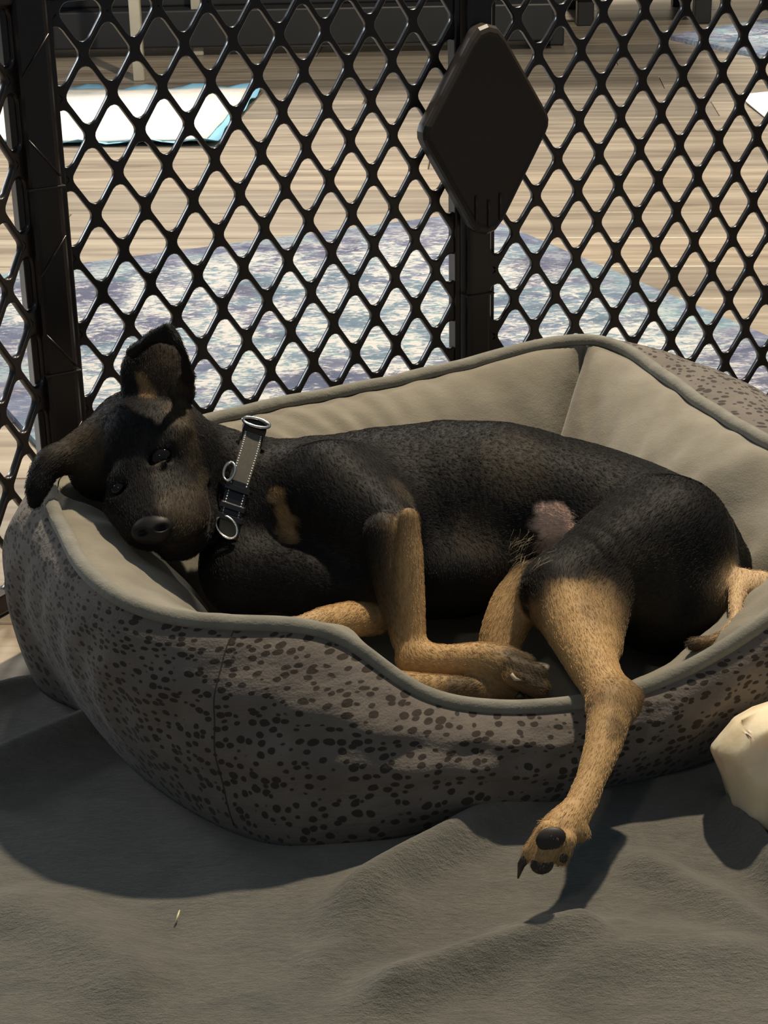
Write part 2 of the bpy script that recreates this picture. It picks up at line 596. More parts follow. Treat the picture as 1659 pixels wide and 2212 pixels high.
# ================================================================== PLAYPEN
CELL, HH = 0.040, 0.5 * 1.469 * 0.040       # cell width, half cell height
HW = CELL / 2
PEN_TOP = 0.455
def clip_poly(poly, nx, ny, c):
    out = []
    for i in range(len(poly)):
        a, b = poly[i], poly[(i + 1) % len(poly)]
        da, db = a[0] * nx + a[1] * ny - c, b[0] * nx + b[1] * ny - c
        if da <= 0: out.append(a)
        if da * db < 0:
            t = da / (da - db)
            out.append((a[0] + (b[0] - a[0]) * t, a[1] + (b[1] - a[1]) * t))
    return out
def edges_of(poly):
    area = sum(poly[i][0] * poly[(i + 1) % len(poly)][1] - poly[(i + 1) % len(poly)][0] * poly[i][1] for i in range(len(poly)))
    if area < 0: poly = poly[::-1]
    res = []
    for i in range(len(poly)):
        a, b = poly[i], poly[(i + 1) % len(poly)]
        ex, ey = b[0] - a[0], b[1] - a[1]
        l = math.hypot(ex, ey)
        if l < 1e-6: continue
        nx, ny = ey / l, -ex / l
        res.append((nx, ny, nx * a[0] + ny * a[1]))
    return res, poly
def inset_poly(poly, d):
    es, poly = edges_of(poly)
    out = poly
    for nx, ny, c in es:
        out = clip_poly(out, nx, ny, c - d)
        if len(out) < 3: return None
    return out
def rounded_ring(poly, w, r, n, cen):
    """radial samples of poly inset by w with corners rounded by r, seen from cen"""
    core = inset_poly(poly, w + r)
    if core is None: return None
    P = np.array(core)
    Q = np.roll(P, -1, 0)
    ex = Q - P
    l2 = (ex ** 2).sum(1) + 1e-12
    es, _ = edges_of(core)
    es = np.array(es)
    ang = np.arange(n) / n * 2 * math.pi
    dr = np.stack([np.cos(ang), np.sin(ang)], 1)
    lo, hi = np.zeros(n), np.full(n, 0.2)
    for _ in range(26):
        mid = (lo + hi) / 2
        X = np.array(cen) + dr * mid[:, None]
        rel = X[:, None, :] - P[None]
        t = np.clip((rel * ex[None]).sum(2) / l2, 0, 1)
        dd = np.sqrt(((rel - ex[None] * t[..., None]) ** 2).sum(2)).min(1)
        ins = (X @ es[:, :2].T - es[:, 2]).max(1) < 0
        sd = np.where(ins, -dd, dd) - r
        lo = np.where(sd < 0, mid, lo)
        hi = np.where(sd < 0, hi, mid)
    return np.array(cen) + dr * lo[:, None]
def outer_ring(poly, n, cen):
    es, _ = edges_of(poly)
    es = np.array(es)
    ang = np.arange(n) / n * 2 * math.pi
    dr = np.stack([np.cos(ang), np.sin(ang)], 1)
    c = es[:, 2] - es[:, :2] @ np.array(cen)
    dn = dr @ es[:, :2].T
    t = np.where(dn > 1e-9, c / np.maximum(dn, 1e-9), 9)
    return np.array(cen) + dr * t.min(1)[:, None]
def lattice_panel(pen, O, dirv, s0, s1, z0, z1, oz, os_, thick=0.0062):
    """moulded diamond lattice in the plane through O (xy) along dirv, from s0 to s1; a hole centre sits at s=os_, z=oz"""
    n = 44
    verts, faces, smooth_flags = [], [], []
    nv = Vector((-dirv.y, dirv.x, 0))
    cache = {}
    ka, kb = int(math.floor((s0 - os_) / HW)) - 1, int(math.ceil((s1 - os_) / HW)) + 1
    ra, rb = int(math.floor((z0 - oz) / HH)) - 1, int(math.ceil((z1 - oz) / HH)) + 1
    for k in range(ka, kb + 1):
        for r in range(ra, rb + 1):
            if (k + r) % 2: continue
            cx_, cz_ = os_ + k * HW, oz + r * HH
            poly = [(HW, 0), (0, HH), (-HW, 0), (0, -HH)]
            key = (round(max(s0 - cx_, -HW), 5), round(min(s1 - cx_, HW), 5), round(max(z0 - cz_, -HH), 5), round(min(z1 - cz_, HH), 5))
            if key not in cache:
                p = poly
                for nx, ny, c in ((-1, 0, -(s0 - cx_)), (1, 0, s1 - cx_), (0, -1, -(z0 - cz_)), (0, 1, z1 - cz_)):
                    p = clip_poly(p, nx, ny, c)
                    if len(p) < 3: break
                val = None
                if len(p) >= 3:
                    xs = [q[0] for q in p]; ys = [q[1] for q in p]
                    if max(xs) - min(xs) > 1e-4 and max(ys) - min(ys) > 1e-4:
                        core = inset_poly(p, 0.0019 + 0.0068)
                        if core is not None and len(core) >= 3:
                            cen = (sum(q[0] for q in core) / len(core), sum(q[1] for q in core) / len(core))
                            o1 = outer_ring(p, n, cen)
                            i1 = rounded_ring(p, 0.0019, 0.0068, n, cen)
                            i2 = rounded_ring(p, 0.0012, 0.0070, n, cen)
                            if i1 is not None and i2 is not None: val = (o1, i2, i1)
                        if val is None: val = ('solid', p)
                cache[key] = val
            val = cache[key]
            if val is None: continue
            base = len(verts)
            def put(q, h):
                verts.append(O + dirv * (cx_ + q[0]) + nv * h + Vector((0, 0, cz_ + q[1])))
            if isinstance(val[0], str):
                m = len(val[1])
                for h in (-thick / 2, thick / 2):
                    for q in val[1]: put(q, h)
                faces.append(tuple(base + i for i in range(m)))
                faces.append(tuple(base + m + i for i in range(m))[::-1])
                for i in range(m):
                    faces.append((base + i, base + (i + 1) % m, base + m + (i + 1) % m, base + m + i))
                smooth_flags += [False] * (m + 2)
                continue
            o1, i2, i1 = val
            ch = 0.0008
            for ring, h in ((o1, -thick / 2), (i2, -thick / 2), (i1, -thick / 2 + ch), (i1, thick / 2 - ch), (i2, thick / 2), (o1, thick / 2)):
                for q in ring: put(q, h)
            for a in range(5):
                for i in range(n):
                    i2_ = (i + 1) % n
                    faces.append((base + a * n + i, base + a * n + i2_, base + (a + 1) * n + i2_, base + (a + 1) * n + i))
                    smooth_flags.append(a in (1, 2, 3))
    o = pymesh('lattice_panel', verts, faces, M['plastic'], pen, smooth=False)
    o.data.polygons.foreach_set('use_smooth', smooth_flags)
    return o
def rail(pen, name, p0, p1, w, h, mat=None, bev=0.002, zc=None):
    p0, p1 = Vector(p0), Vector(p1)
    d = p1 - p0
    L = d.length
    rot = Matrix.Rotation(math.atan2(d.y, d.x), 3, 'Z')
    bm = bmesh.new()
    add_box(bm, (p0 + p1) / 2, (L, w, h), rot=rot, bevel=bev)
    return bm_obj(name, bm, mat or M['plastic'], pen)
def vbar(pen, name, p, sx, sy, z0, z1, ang, bev=0.003, mat=None):
    bm = bmesh.new()
    add_box(bm, (p.x, p.y, (z0 + z1) / 2), (sx, sy, z1 - z0), rot=Matrix.Rotation(ang, 3, 'Z'), bevel=bev, seg=3)
    return bm_obj(name, bm, mat or M['plastic'], pen)

def build_pen():
    yl, yr = math.radians(31.1), math.radians(23.2)
    dL, dR = Vector((math.cos(yl), math.sin(yl), 0)), Vector((math.cos(yr), math.sin(yr), 0))
    oL = Vector((-5.68, 33.03, 0)) * 0.04
    oR = Vector((3.80, 38.16, 0)) * 0.04
    zL, zR = -6.20 * 0.04 + CAM_H, -7.04 * 0.04 + CAM_H
    sA, sB = -1.22 * HW, 17.75 * HW           # along the left panel: corner post, middle post
    pA = oL + dL * sA
    pB = oL + dL * sB
    sB2 = (pB - oR).dot(dR)
    sC = sB2 + (sB - sA)
    pC = oR + dR * sC
    pen = empty('playpen', (pB.x, pB.y, 0))
    tag(pen, 'dark brown plastic puppy playpen with diamond lattice panels around the bed', 'playpen')
    m = 0.012
    lattice_panel(pen, oL, dL, sA + m, sB - m, 0.016, PEN_TOP - 0.016, zL, 0.0)
    lattice_panel(pen, oR, dR, sB2 + m, sC - m, 0.016, PEN_TOP - 0.016, zR, 0.0)
    # side panels that fold towards the viewer
    a0 = math.radians(238)
    dA = Vector((math.cos(a0), math.sin(a0), 0))
    a1 = math.radians(-70)
    dC = Vector((math.cos(a1), math.sin(a1), 0))
    LEN = sB - sA
    lattice_panel(pen, pA, dA, m, LEN - m, 0.016, PEN_TOP - 0.016, zL + HH * 0.6, HW * 1.0)
    lattice_panel(pen, pC, dC, m, LEN - m, 0.016, PEN_TOP - 0.016, zR, HW)
    for p, d in ((pA, dL), (pB, dR), (pA, dA), (pC, dC)):
        for z in (0.010, PEN_TOP - 0.008):
            q0, q1 = p + d * 0.010, p + d * (LEN - 0.010)
            rail(pen, 'rail', (q0.x, q0.y, z), (q1.x, q1.y, z), 0.014, 0.016)
    # posts: stiles of the panels with the hinge rod between
    for p, angs, wd in ((pA, (yl, a0 + math.pi), 0.026), (pB, (yl, yr), 0.024), (pC, (yr, a1 + math.pi), 0.026)):
        mid = (angs[0] + angs[1]) / 2 if p is pB else angs[0]
        t = Vector((math.cos(mid), math.sin(mid), 0))
        nrm = Vector((t.y, -t.x, 0))
        po = vbar(pen, 'post', p + t * 0.003 + nrm * 0.004, wd, 0.020, 0.004, PEN_TOP + 0.004, mid, 0.005)
        vbar(pen, 'stile', p - t * 0.0145, 0.0055, 0.013, 0.004, PEN_TOP, mid, 0.0015)
        vbar(pen, 'stile', p + t * 0.0185, 0.006, 0.012, 0.004, PEN_TOP, mid, 0.0015)
        for zz in (0.095, 0.17, 0.31):
            c = p + t * 0.003 + nrm * 0.006
            bm = bmesh.new()
            add_box(bm, (c.x, c.y, zz), (wd + 0.002, 0.019, 0.0022), rot=Matrix.Rotation(mid, 3, 'Z'), bevel=0.0007)
            bm_obj('joint_ring', bm, M['plate'], pen)
        if p is pA:
            # raised moulded zigzag ribs down the corner post
            for i in range(12):
                z_ = 0.03 + i * 0.036
                c0 = p + t * -0.008 + nrm * 0.0145
                c1 = p + t * 0.014 + nrm * 0.0145
                za, zb = (z_, z_ + 0.028) if i % 4 in (2, 3) else (z_ + 0.028, z_)
                if i % 2 == 0:
                    tube('moulded_rib', [(c0.x, c0.y, za), (c1.x, c1.y, zb)], 0.0008, M['plastic'], pen, seg=6)
    # diamond plate on the middle post
    t = Vector((math.cos((yl + yr) / 2), math.sin((yl + yr) / 2), 0))
    nrm = Vector((t.y, -t.x, 0))
    ctr = py(1010, 286, pB.y - 0.018)
    ctr = Vector((pB.x, pB.y, 0)) + nrm * 0.022 + t * 0.002 + Vector((0, 0, ctr.z))
    hw_, hh_ = 0.062, 0.1
    poly = [(hw_, 0.004), (0.0, hh_), (-hw_, 0.004), (0, -hh_)]
    n = 64
    prof = [(0.0, 0.016, -0.008), (0.0, 0.016, 0.002), (0.0012, 0.016, 0.0052), (0.0035, 0.015, 0.0066), (0.0055, 0.014, 0.0058), (0.0080, 0.013, 0.0058)]
    verts, faces = [], []
    for (w, r, h) in prof:
        R = rounded_ring(poly, w, r, n, (0, 0))
        for q in R:
            verts.append(ctr + t * q[0] + Vector((0, 0, q[1])) + nrm * h)
    for a in range(len(prof) - 1):
        for i in range(n):
            i2 = (i + 1) % n
            faces.append((a * n + i, a * n + i2, (a + 1) * n + i2, (a + 1) * n + i))
    faces.append(tuple(range((len(prof) - 1) * n, len(prof) * n)))
    faces.append(tuple(range(n))[::-1])
    plate = pymesh('diamond_plate', verts, faces, M['plate'], pen, smooth=False)
    plate['label'] = 'plain dark diamond-shaped plate'
    for dx in (-0.012, 0.0, 0.011):
        zb = -0.077 + abs(dx) * 0.4
        a_ = ctr + t * dx + nrm * 0.0066 + Vector((0, 0, zb))
        tube('rib', [a_, a_ + Vector((0, 0, 0.022))], 0.0011, M['plate'], plate, seg=6)
    return pen
build_pen()

# ================================================================== BLANKET
def seg_dist(X, Y, a, b):
    ax, ay = a; bx, by = b
    dx, dy = bx - ax, by - ay
    L2 = dx * dx + dy * dy
    t = np.clip(((X - ax) * dx + (Y - ay) * dy) / L2, 0, 1)
    qx, qy = X - ax - t * dx, Y - ay - t * dy
    return np.sqrt(qx * qx + qy * qy), t, (dx * qy - dy * qx) / math.sqrt(L2)
RIDGES = [  # pixel polyline on the floor, height, half width
    ([(690, 2020), (800, 1952), (900, 1890), (1000, 1832), (1110, 1768), (1180, 1740)], 0.019, 0.0125),
    ([(-120, 1720), (0, 1690), (120, 1632), (270, 1565)], 0.020, 0.0135),
    ([(-150, 1560), (0, 1500), (110, 1465), (240, 1440)], 0.013, 0.010),
    ([(760, 2195), (900, 2140), (1060, 2090), (1230, 2050), (1330, 2030)], 0.016, 0.013),
    ([(1340, 1870), (1420, 1905), (1520, 1955), (1680, 2040)], 0.009, 0.013),
    ([(1560, 1745), (1600, 1800), (1650, 1880), (1700, 1960)], 0.016, 0.009),
    ([(-60, 1960), (90, 2010), (230, 2090), (360, 2200)], 0.009, 0.020),
    ([(640, 2150), (800, 2000), (900, 1960)], 0.005, 0.014),
    ([(1150, 2140), (1400, 2080), (1700, 2090)], 0.009, 0.02),
]
def blanket_z(X, Y):
    Z = 0.0045 + 0.0016 * np.sin(X * 31 + Y * 17) * np.sin(Y * 23 - X * 9) + 0.0008 * np.sin(X * 83 + 2 * np.sin(Y * 40)) * np.sin(Y * 71)
    for pts, h, w in RIDGES:
        W = [hz(u, v) for u, v in pts]
        best = None
        for i in range(len(W) - 1):
            d, t, sd = seg_dist(X, Y, W[i].xy, W[i + 1].xy)
            s = (i + t) / (len(W) - 1)
            if best is None:
                best, S = d, s
            else:
                S = np.where(d < best, s, S)
                best = np.minimum(d, best)
        env = np.clip(np.minimum(S, 1 - S) * 5, 0, 1)
        env = 0.25 + 0.75 * env * env * (3 - 2 * env)
        env = np.where((S <= 0) | (S >= 1), env * np.exp(-(best / w) ** 2), env)
        Z = Z + h * env * np.exp(-(best / w) ** 2)
    return Z
def build_blanket():
    nx, ny = 300, 240
    xs = np.linspace(-0.385, 0.50, nx)
    ts = np.linspace(0, 1, ny)
    # back edge of the blanket
    e0, e1 = hz(-60, 1520), hz(240, 1428)
    def back(x):
        x0, y0_, x1, y1_ = e0.x, e0.y, e1.x, e1.y
        s = (y1_ - y0_) / (x1 - x0)
        y = y0_ + (x - x0) * s
        return np.minimum(y, y1_ + 0.02 + 0.2 * np.clip(x - x1, 0, .3)) + 0.006 * np.sin(x * 40)
    X = np.repeat(xs[:, None], ny, 1)
    Y = 0.42 + (back(X) - 0.42) * ts[None, :]
    Z = blanket_z(X, Y)
    edge = np.clip((1 - ts[None, :]) / 0.02, 0, 1)
    Z = 0.001 + Z * (0.3 + 0.7 * edge)
    V = np.stack([X, Y, Z], 2).reshape(-1, 3)
    idx = np.arange(nx * ny).reshape(nx, ny)
    Fc = np.stack([idx[:-1, :-1], idx[1:, :-1], idx[1:, 1:], idx[:-1, 1:]], 2).reshape(-1, 4)
    o = pymesh('fleece_blanket', V.tolist(), Fc.tolist(), M['fleece'])
    md = o.modifiers.new('thick', 'SOLIDIFY')
    md.thickness = 0.0035
    md.offset = -1
    tag(o, 'rumpled grey fleece blanket spread under the dog bed', 'blanket')
build_blanket()
BLZ = 0.004

# ================================================================== DOG BED
BC = Vector((0.04, 1.165, 0))
RIM = [(hz(*a)) for a in [
    (115, 1040, .15), (150, 1170, .147), (200, 1260, .145), (280, 1320, .142), (380, 1353, .139), (510, 1362, .135),
    (640, 1362, .129), (740, 1387, .118), (830, 1460, .096), (900, 1510, .080), (980, 1535, .071), (1100, 1545, .066),
    (1240, 1535, .066), (1390, 1500, .071), (1500, 1450, .082), (1600, 1390, .096), (1659, 1345, .106)]] + [
    Vector((.303, 1.075, .13)), Vector((.305, 1.13, .138))] + [hz(*a) for a in [
    (1659, 975, .142), (1580, 930, .141), (1500, 880, .141), (1420, 820, .143), (1350, 768, .147), (1280, 745, .15), (1200, 752, .149),
    (1100, 775, .147), (1000, 805, .145), (850, 840, .143), (700, 870, .142), (530, 905, .143), (380, 945, .145), (240, 985, .148), (155, 1010, .15)]]
BASE = [Vector((-.238, 1.175, 0)), Vector((-.236, 1.10, 0))] + [hz(*a) for a in [
    (205, 1540), (280, 1640), (400, 1740), (530, 1812), (620, 1838), (760, 1830), (1000, 1782), (1100, 1758), (1300, 1706), (1540, 1640), (1659, 1602)]] + [
    Vector(q) for q in [(.305, 1.04, 0), (.325, 1.12, 0), (.305, 1.22, 0), (.25, 1.34, 0), (.17, 1.43, 0), (.05, 1.385, 0), (-.1, 1.30, 0), (-.2, 1.225, 0)]]
def polar(pts):
    A = np.array([(math.atan2(p.y - BC.y, p.x - BC.x), math.hypot(p.y - BC.y, p.x - BC.x), p.z) for p in pts])
    return A[np.argsort(A[:, 0])]
def periodic(A, th, col, sm):
    a = np.concatenate([A[:, 0] - 2 * np.pi, A[:, 0], A[:, 0] + 2 * np.pi])
    v = np.tile(A[:, col], 3)
    g = np.linspace(-np.pi, np.pi, 1440, endpoint=False)
    y = np.interp(g, a, v)
    if sm > 0:
        k = np.exp(-0.5 * (np.arange(-60, 61) / sm) ** 2)
        k /= k.sum()
        y = np.convolve(np.concatenate([y[-60:], y, y[:60]]), k, 'valid')
    return np.interp((th + np.pi) % (2 * np.pi) - np.pi, np.append(g, np.pi), np.append(y, y[0]))
RP, BP = polar(RIM), polar(BASE)
def bed_at(th):
    return periodic(RP, th, 1, 9), periodic(RP, th, 2, 9) + BLZ, periodic(BP, th, 1, 14)
def ang_of(u, v, z):
    p = hz(u, v, z)
    return math.atan2(p.y - BC.y, p.x - BC.x)
SEAMS = sorted([ang_of(1262, 748, .15), ang_of(125, 1060, .15), ang_of(830, 1460, .096) , math.atan2(1.06 - BC.y, .3 - BC.x)])
IN_Z = 0.036
def inner_profile(th, s):
    """th, s arrays -> xyz on the inner bolster face (no puff) and the normal frame"""
    rr, zr, rb = bed_at(th)
    low = np.clip((zr - BLZ - 0.066) / (0.14 - 0.066), 0, 1)
    w = 0.034 + 0.072 * low
    r0 = rr - 0.004
    r = r0 - w * s
    z = zr - 0.002 + (IN_Z - zr) * (0.15 * s + 0.85 * s ** 1.35)
    return r, z, low
def build_bed():
    root = empty('dog_bed', (BC.x, BC.y, BLZ))
    tag(root, 'taupe spotted cuddler dog bed with sage suede lining under the puppy', 'dog bed')
    n = 420
    th = np.linspace(-np.pi, np.pi, n, endpoint=False)
    rr, zr, rb = bed_at(th)
    # arc length along the rim for the pattern
    px_, py_ = BC.x + rr * np.cos(th), BC.y + rr * np.sin(th)
    al = np.concatenate([[0], np.cumsum(np.hypot(np.diff(px_), np.diff(py_)))])
    rows = 40
    verts = np.zeros((rows, n, 3))
    for i in range(rows):
        s = i / (rows - 1)
        plump = 0.027 * np.exp(-((th - 0.62) / 0.6) ** 2)
        bulge = (0.024 + 0.005 * np.clip((zr - 0.07) / 0.07, 0, 1) + plump) * np.sin(np.pi * min(1, s * 0.97 + 0.03)) ** 0.65
        # sagging folds run round the wall
        fold = 0.0018 * np.sin(s * 21 + 1.6 * np.sin(th * 5) + 0.8 * np.sin(th * 13)) * np.sin(np.pi * s) * (0.5 + 0.5 * np.sin(th * 3 + 0.6))
        fold += 0.0012 * np.sin(th * 46 + 3 * np.sin(s * 5)) * np.sin(np.pi * s) ** 2
        r = rb + (rr - rb) * s + bulge + fold
        pm = plump / 0.027
        z = BLZ * 1.2 + (zr - BLZ) * ((1 - pm) * (0.55 * s + 0.45 * (1 - (1 - s) ** 2.4)) + pm * (1 - (1 - s) ** 2.8))
        verts[i, :, 0] = BC.x + r * np.cos(th)
        verts[i, :, 1] = BC.y + r * np.sin(th)
        verts[i, :, 2] = z
    V = verts.reshape(-1, 3)
    faces = []
    for i in range(rows - 1):
        for j in range(n):
            j2 = (j + 1) % n
            faces.append((i * n + j, i * n + j2, (i + 1) * n + j2, (i + 1) * n + j))
    faces.append(tuple(range(n))[::-1])
    o = pymesh('outer_wall', V.tolist(), faces, M['spot'], root)
    me = o.data
    uv = me.uv_layers.new(name='UVMap')
    per = np.zeros(len(me.loops) * 2)
    li = np.zeros(len(me.loops), dtype=np.int64)
    me.loops.foreach_get('vertex_index', li)
    row, colm = li // n, li % n
    hgt = (row / (rows - 1)) * (zr[colm]) * 1.25
    uu = al[colm].copy()
    pol_start = np.array([p.loop_start for p in me.polygons])
    # wrap the seam column
    wrap = (colm == 0)
    for p in me.polygons:
        ls = list(p.loop_indices)
        if len(ls) == 4:
            cs = colm[ls]
            if cs.max() == n - 1 and cs.min() == 0:
                for l in ls:
                    if colm[l] == 0: uu[l] = al[-1] + 0.002
    per[0::2] = uu
    per[1::2] = hgt
    uv.data.foreach_set('uv', per)
    # stitched seams down the outer wall
    for ths in (math.atan2(RIM[5].y - BC.y, RIM[5].x - BC.x), SEAMS[-2], -0.35):
        j = int(round((ths + np.pi) / (2 * np.pi) * n)) % n
        tube('wall_seam', [Vector(verts[i, j]) + Vector((math.cos(th[j]), math.sin(th[j]), 0)) * 0.0002 for i in range(2, rows)], 0.00035, M['thread'], root, seg=6)
    # piping round the rim
    pts = [Vector((BC.x + (rr[j] + 0.001) * math.cos(th[j]), BC.y + (rr[j] + 0.001) * math.sin(th[j]), zr[j] + 0.001)) for j in range(n)]
    tube('piping', pts, 0.0052, M['piping'], root, seg=10, closed=True)
    # inner bolster pads
    S = SEAMS
    for k in range(len(S)):
        a, b = S[k], S[(k + 1) % len(S)]
        if b <= a: b += 2 * math.pi
        m = max(30, int((b - a) / (2 * math.pi) * 420))
        ta = np.linspace(a, b, m)
        rr_, zr_, _ = bed_at(ta)
        mid_r = rr_ - 0.03
        dist = np.minimum(ta - a, b - ta) * mid_r
        g = np.sqrt(np.clip(1 - (1 - np.clip(dist / 0.028, 0, 1)) ** 2, 0, 1))
        rows_ = 26
        VV = []
        for i in range(rows_):
            s = i / (rows_ - 1)
            r, z, low = inner_profile(ta, np.full(m, s))
            puff = (0.010 + 0.013 * low) * (g * 1.45 - 1.0) * math.sin(math.pi * min(1, s ** 0.8)) ** 0.7
            wr = 0.0014 * np.sin(ta * 37 + s * 9) * np.sin(s * 11 + ta * 7) * g
            r = r - (puff + wr) * 0.75
            z = z + (puff + wr) * 0.65
            VV.append(np.stack([BC.x + r * np.cos(ta), BC.y + r * np.sin(ta), z], 1))
        VV = np.concatenate(VV)
        ff = [(i * m + j, (i + 1) * m + j, (i + 1) * m + j + 1, i * m + j + 1) for i in range(rows_ - 1) for j in range(m - 1)]
        pymesh('bolster_pad', VV.tolist(), ff, M['pad'], root)
    # floor cushion
    r_in, _, _ = inner_profile(th, np.full(n, 1.0))
    rings = 14
    VV = [(BC.x, BC.y, IN_Z + 0.004)]
    for i in range(1, rings + 1):
        f_ = i / rings
        for j in range(n):
            r = (r_in[j] + 0.012) * f_
            VV.append((BC.x + r * math.cos(th[j]), BC.y + r * math.sin(th[j]), IN_Z + 0.004 * (1 - f_ ** 4) - 0.004 * f_ ** 8))
    ff = [(0, 1 + j, 1 + (j + 1) % n) for j in range(n)]
    for i in range(rings - 1):
        for j in range(n):
            j2 = (j + 1) % n
            ff.append((1 + i * n + j, 1 + (i + 1) * n + j, 1 + (i + 1) * n + j2, 1 + i * n + j2))
    pymesh('floor_cushion', VV, ff, M['padfloor'], root)
    return root
build_bed()

# ================================================================== PUPPY
BLACK, BROWN, TAN, DTAN, PALE, PINK, SABLE = (0.0085, 0.0075, 0.0072), (0.030, 0.021, 0.014), (0.50, 0.325, 0.15), (0.22, 0.14, 0.065), (0.60, 0.43, 0.25), (0.78, 0.55, 0.43), (0.048, 0.036, 0.022)
PRIMS = []
def K(u, v, y, r):
    """joint: pixel, distance and radius in pixels -> (point, radius in metres)"""
    return np.array(py(u, v, y)), r * pxm(y)
def chain(js, col, k=0.012, cols=None):
    """limb: round cones along a smooth curve through the joints"""
    cols = cols or [col] * len(js)
    P = [Vector(K(*q)[0]) for q in js]
    rad = [K(*q)[1] for q in js]
    m = 4
    C = crom(P, m)
    subs = []
    n = len(C)
    def lerp(seq, x):
        i = min(int(x), len(seq) - 2)
        f = x - i
        a, b = np.array(seq[i]), np.array(seq[i + 1])
        return a + (b - a) * f
    for i in range(n - 1):
        a, b = np.array(C[i]), np.array(C[i + 1])
        x0, x1 = i / m, (i + 1) / m
        subs.append(dict(t='cone', a=a, b=b, ra=float(lerp(rad, x0)), rb=float(lerp(rad, x1)), c0=lerp(cols, x0), c1=lerp(cols, x1), dirn=b - a))
    PRIMS.append(dict(t='chain', subs=subs, k=k))
def ell(u, v, y, rx, ry, rz, ang, col, k=0.010, yaw=0.0, tilt=0.0, carve=False, dirn=None):
    """ellipsoid with half axes (pixels) along picture-right, picture-up, and view depth; turned by ang (deg) in the picture, then yaw and tilt"""
    c, _ = K(u, v, y, 1)
    s = pxm(y)
    R = Matrix((_rt, _up, -_fw)).transposed()
    R = R @ Matrix.Rotation(math.radians(yaw), 3, 'Y') @ Matrix.Rotation(math.radians(tilt), 3, 'X') @ Matrix.Rotation(math.radians(ang), 3, 'Z')
    PRIMS.append(dict(t='ell', c=c, R=np.array(R), r=np.array([rx, ry, rz]) * s, k=k, c0=col, c1=col, carve=carve,
                      dirn=np.array(dirn) if dirn is not None else np.array(R @ Vector((0, -1, 0)))))
def sdf_prim(p, X):
    if p['t'] == 'chain':
        d = None
        for q in p['subs']:
            e, _ = sdf_prim(q, X)
            d = e if d is None else np.minimum(d, e)
        return d, None
    if p['t'] == 'cone':
        ba = p['b'] - p['a']
        L2 = float(ba @ ba) + 1e-12
        rel = X - p['a'].astype(np.float32)
        t = np.clip((rel @ ba.astype(np.float32)) / L2, 0, 1)
        q = rel - t[..., None] * ba.astype(np.float32)
        return np.sqrt((q * q).sum(-1)) - (p['ra'] + (p['rb'] - p['ra']) * t), t
    q = (X - p['c'].astype(np.float32)) @ p['R'].astype(np.float32)
    qr = q / p['r'].astype(np.float32)
    k0 = np.sqrt((qr * qr).sum(-1)) + 1e-9
    qr2 = qr / p['r'].astype(np.float32)
    k1 = np.sqrt((qr2 * qr2).sum(-1)) + 1e-9
    return k0 * (k0 - 1) / k1, np.zeros(X.shape[:-1], np.float32)
def bounds(p):
    if p['t'] == 'chain':
        bb = [bounds(q) for q in p['subs']]
        return np.min([b[0] for b in bb], 0), np.max([b[1] for b in bb], 0)
    if p['t'] == 'cone':
        r = max(p['ra'], p['rb'])
        return np.minimum(p['a'], p['b']) - r, np.maximum(p['a'], p['b']) + r
    e = np.sqrt(((p['R'] * p['r'][None, :]) ** 2).sum(1))
    return p['c'] - e, p['c'] + e

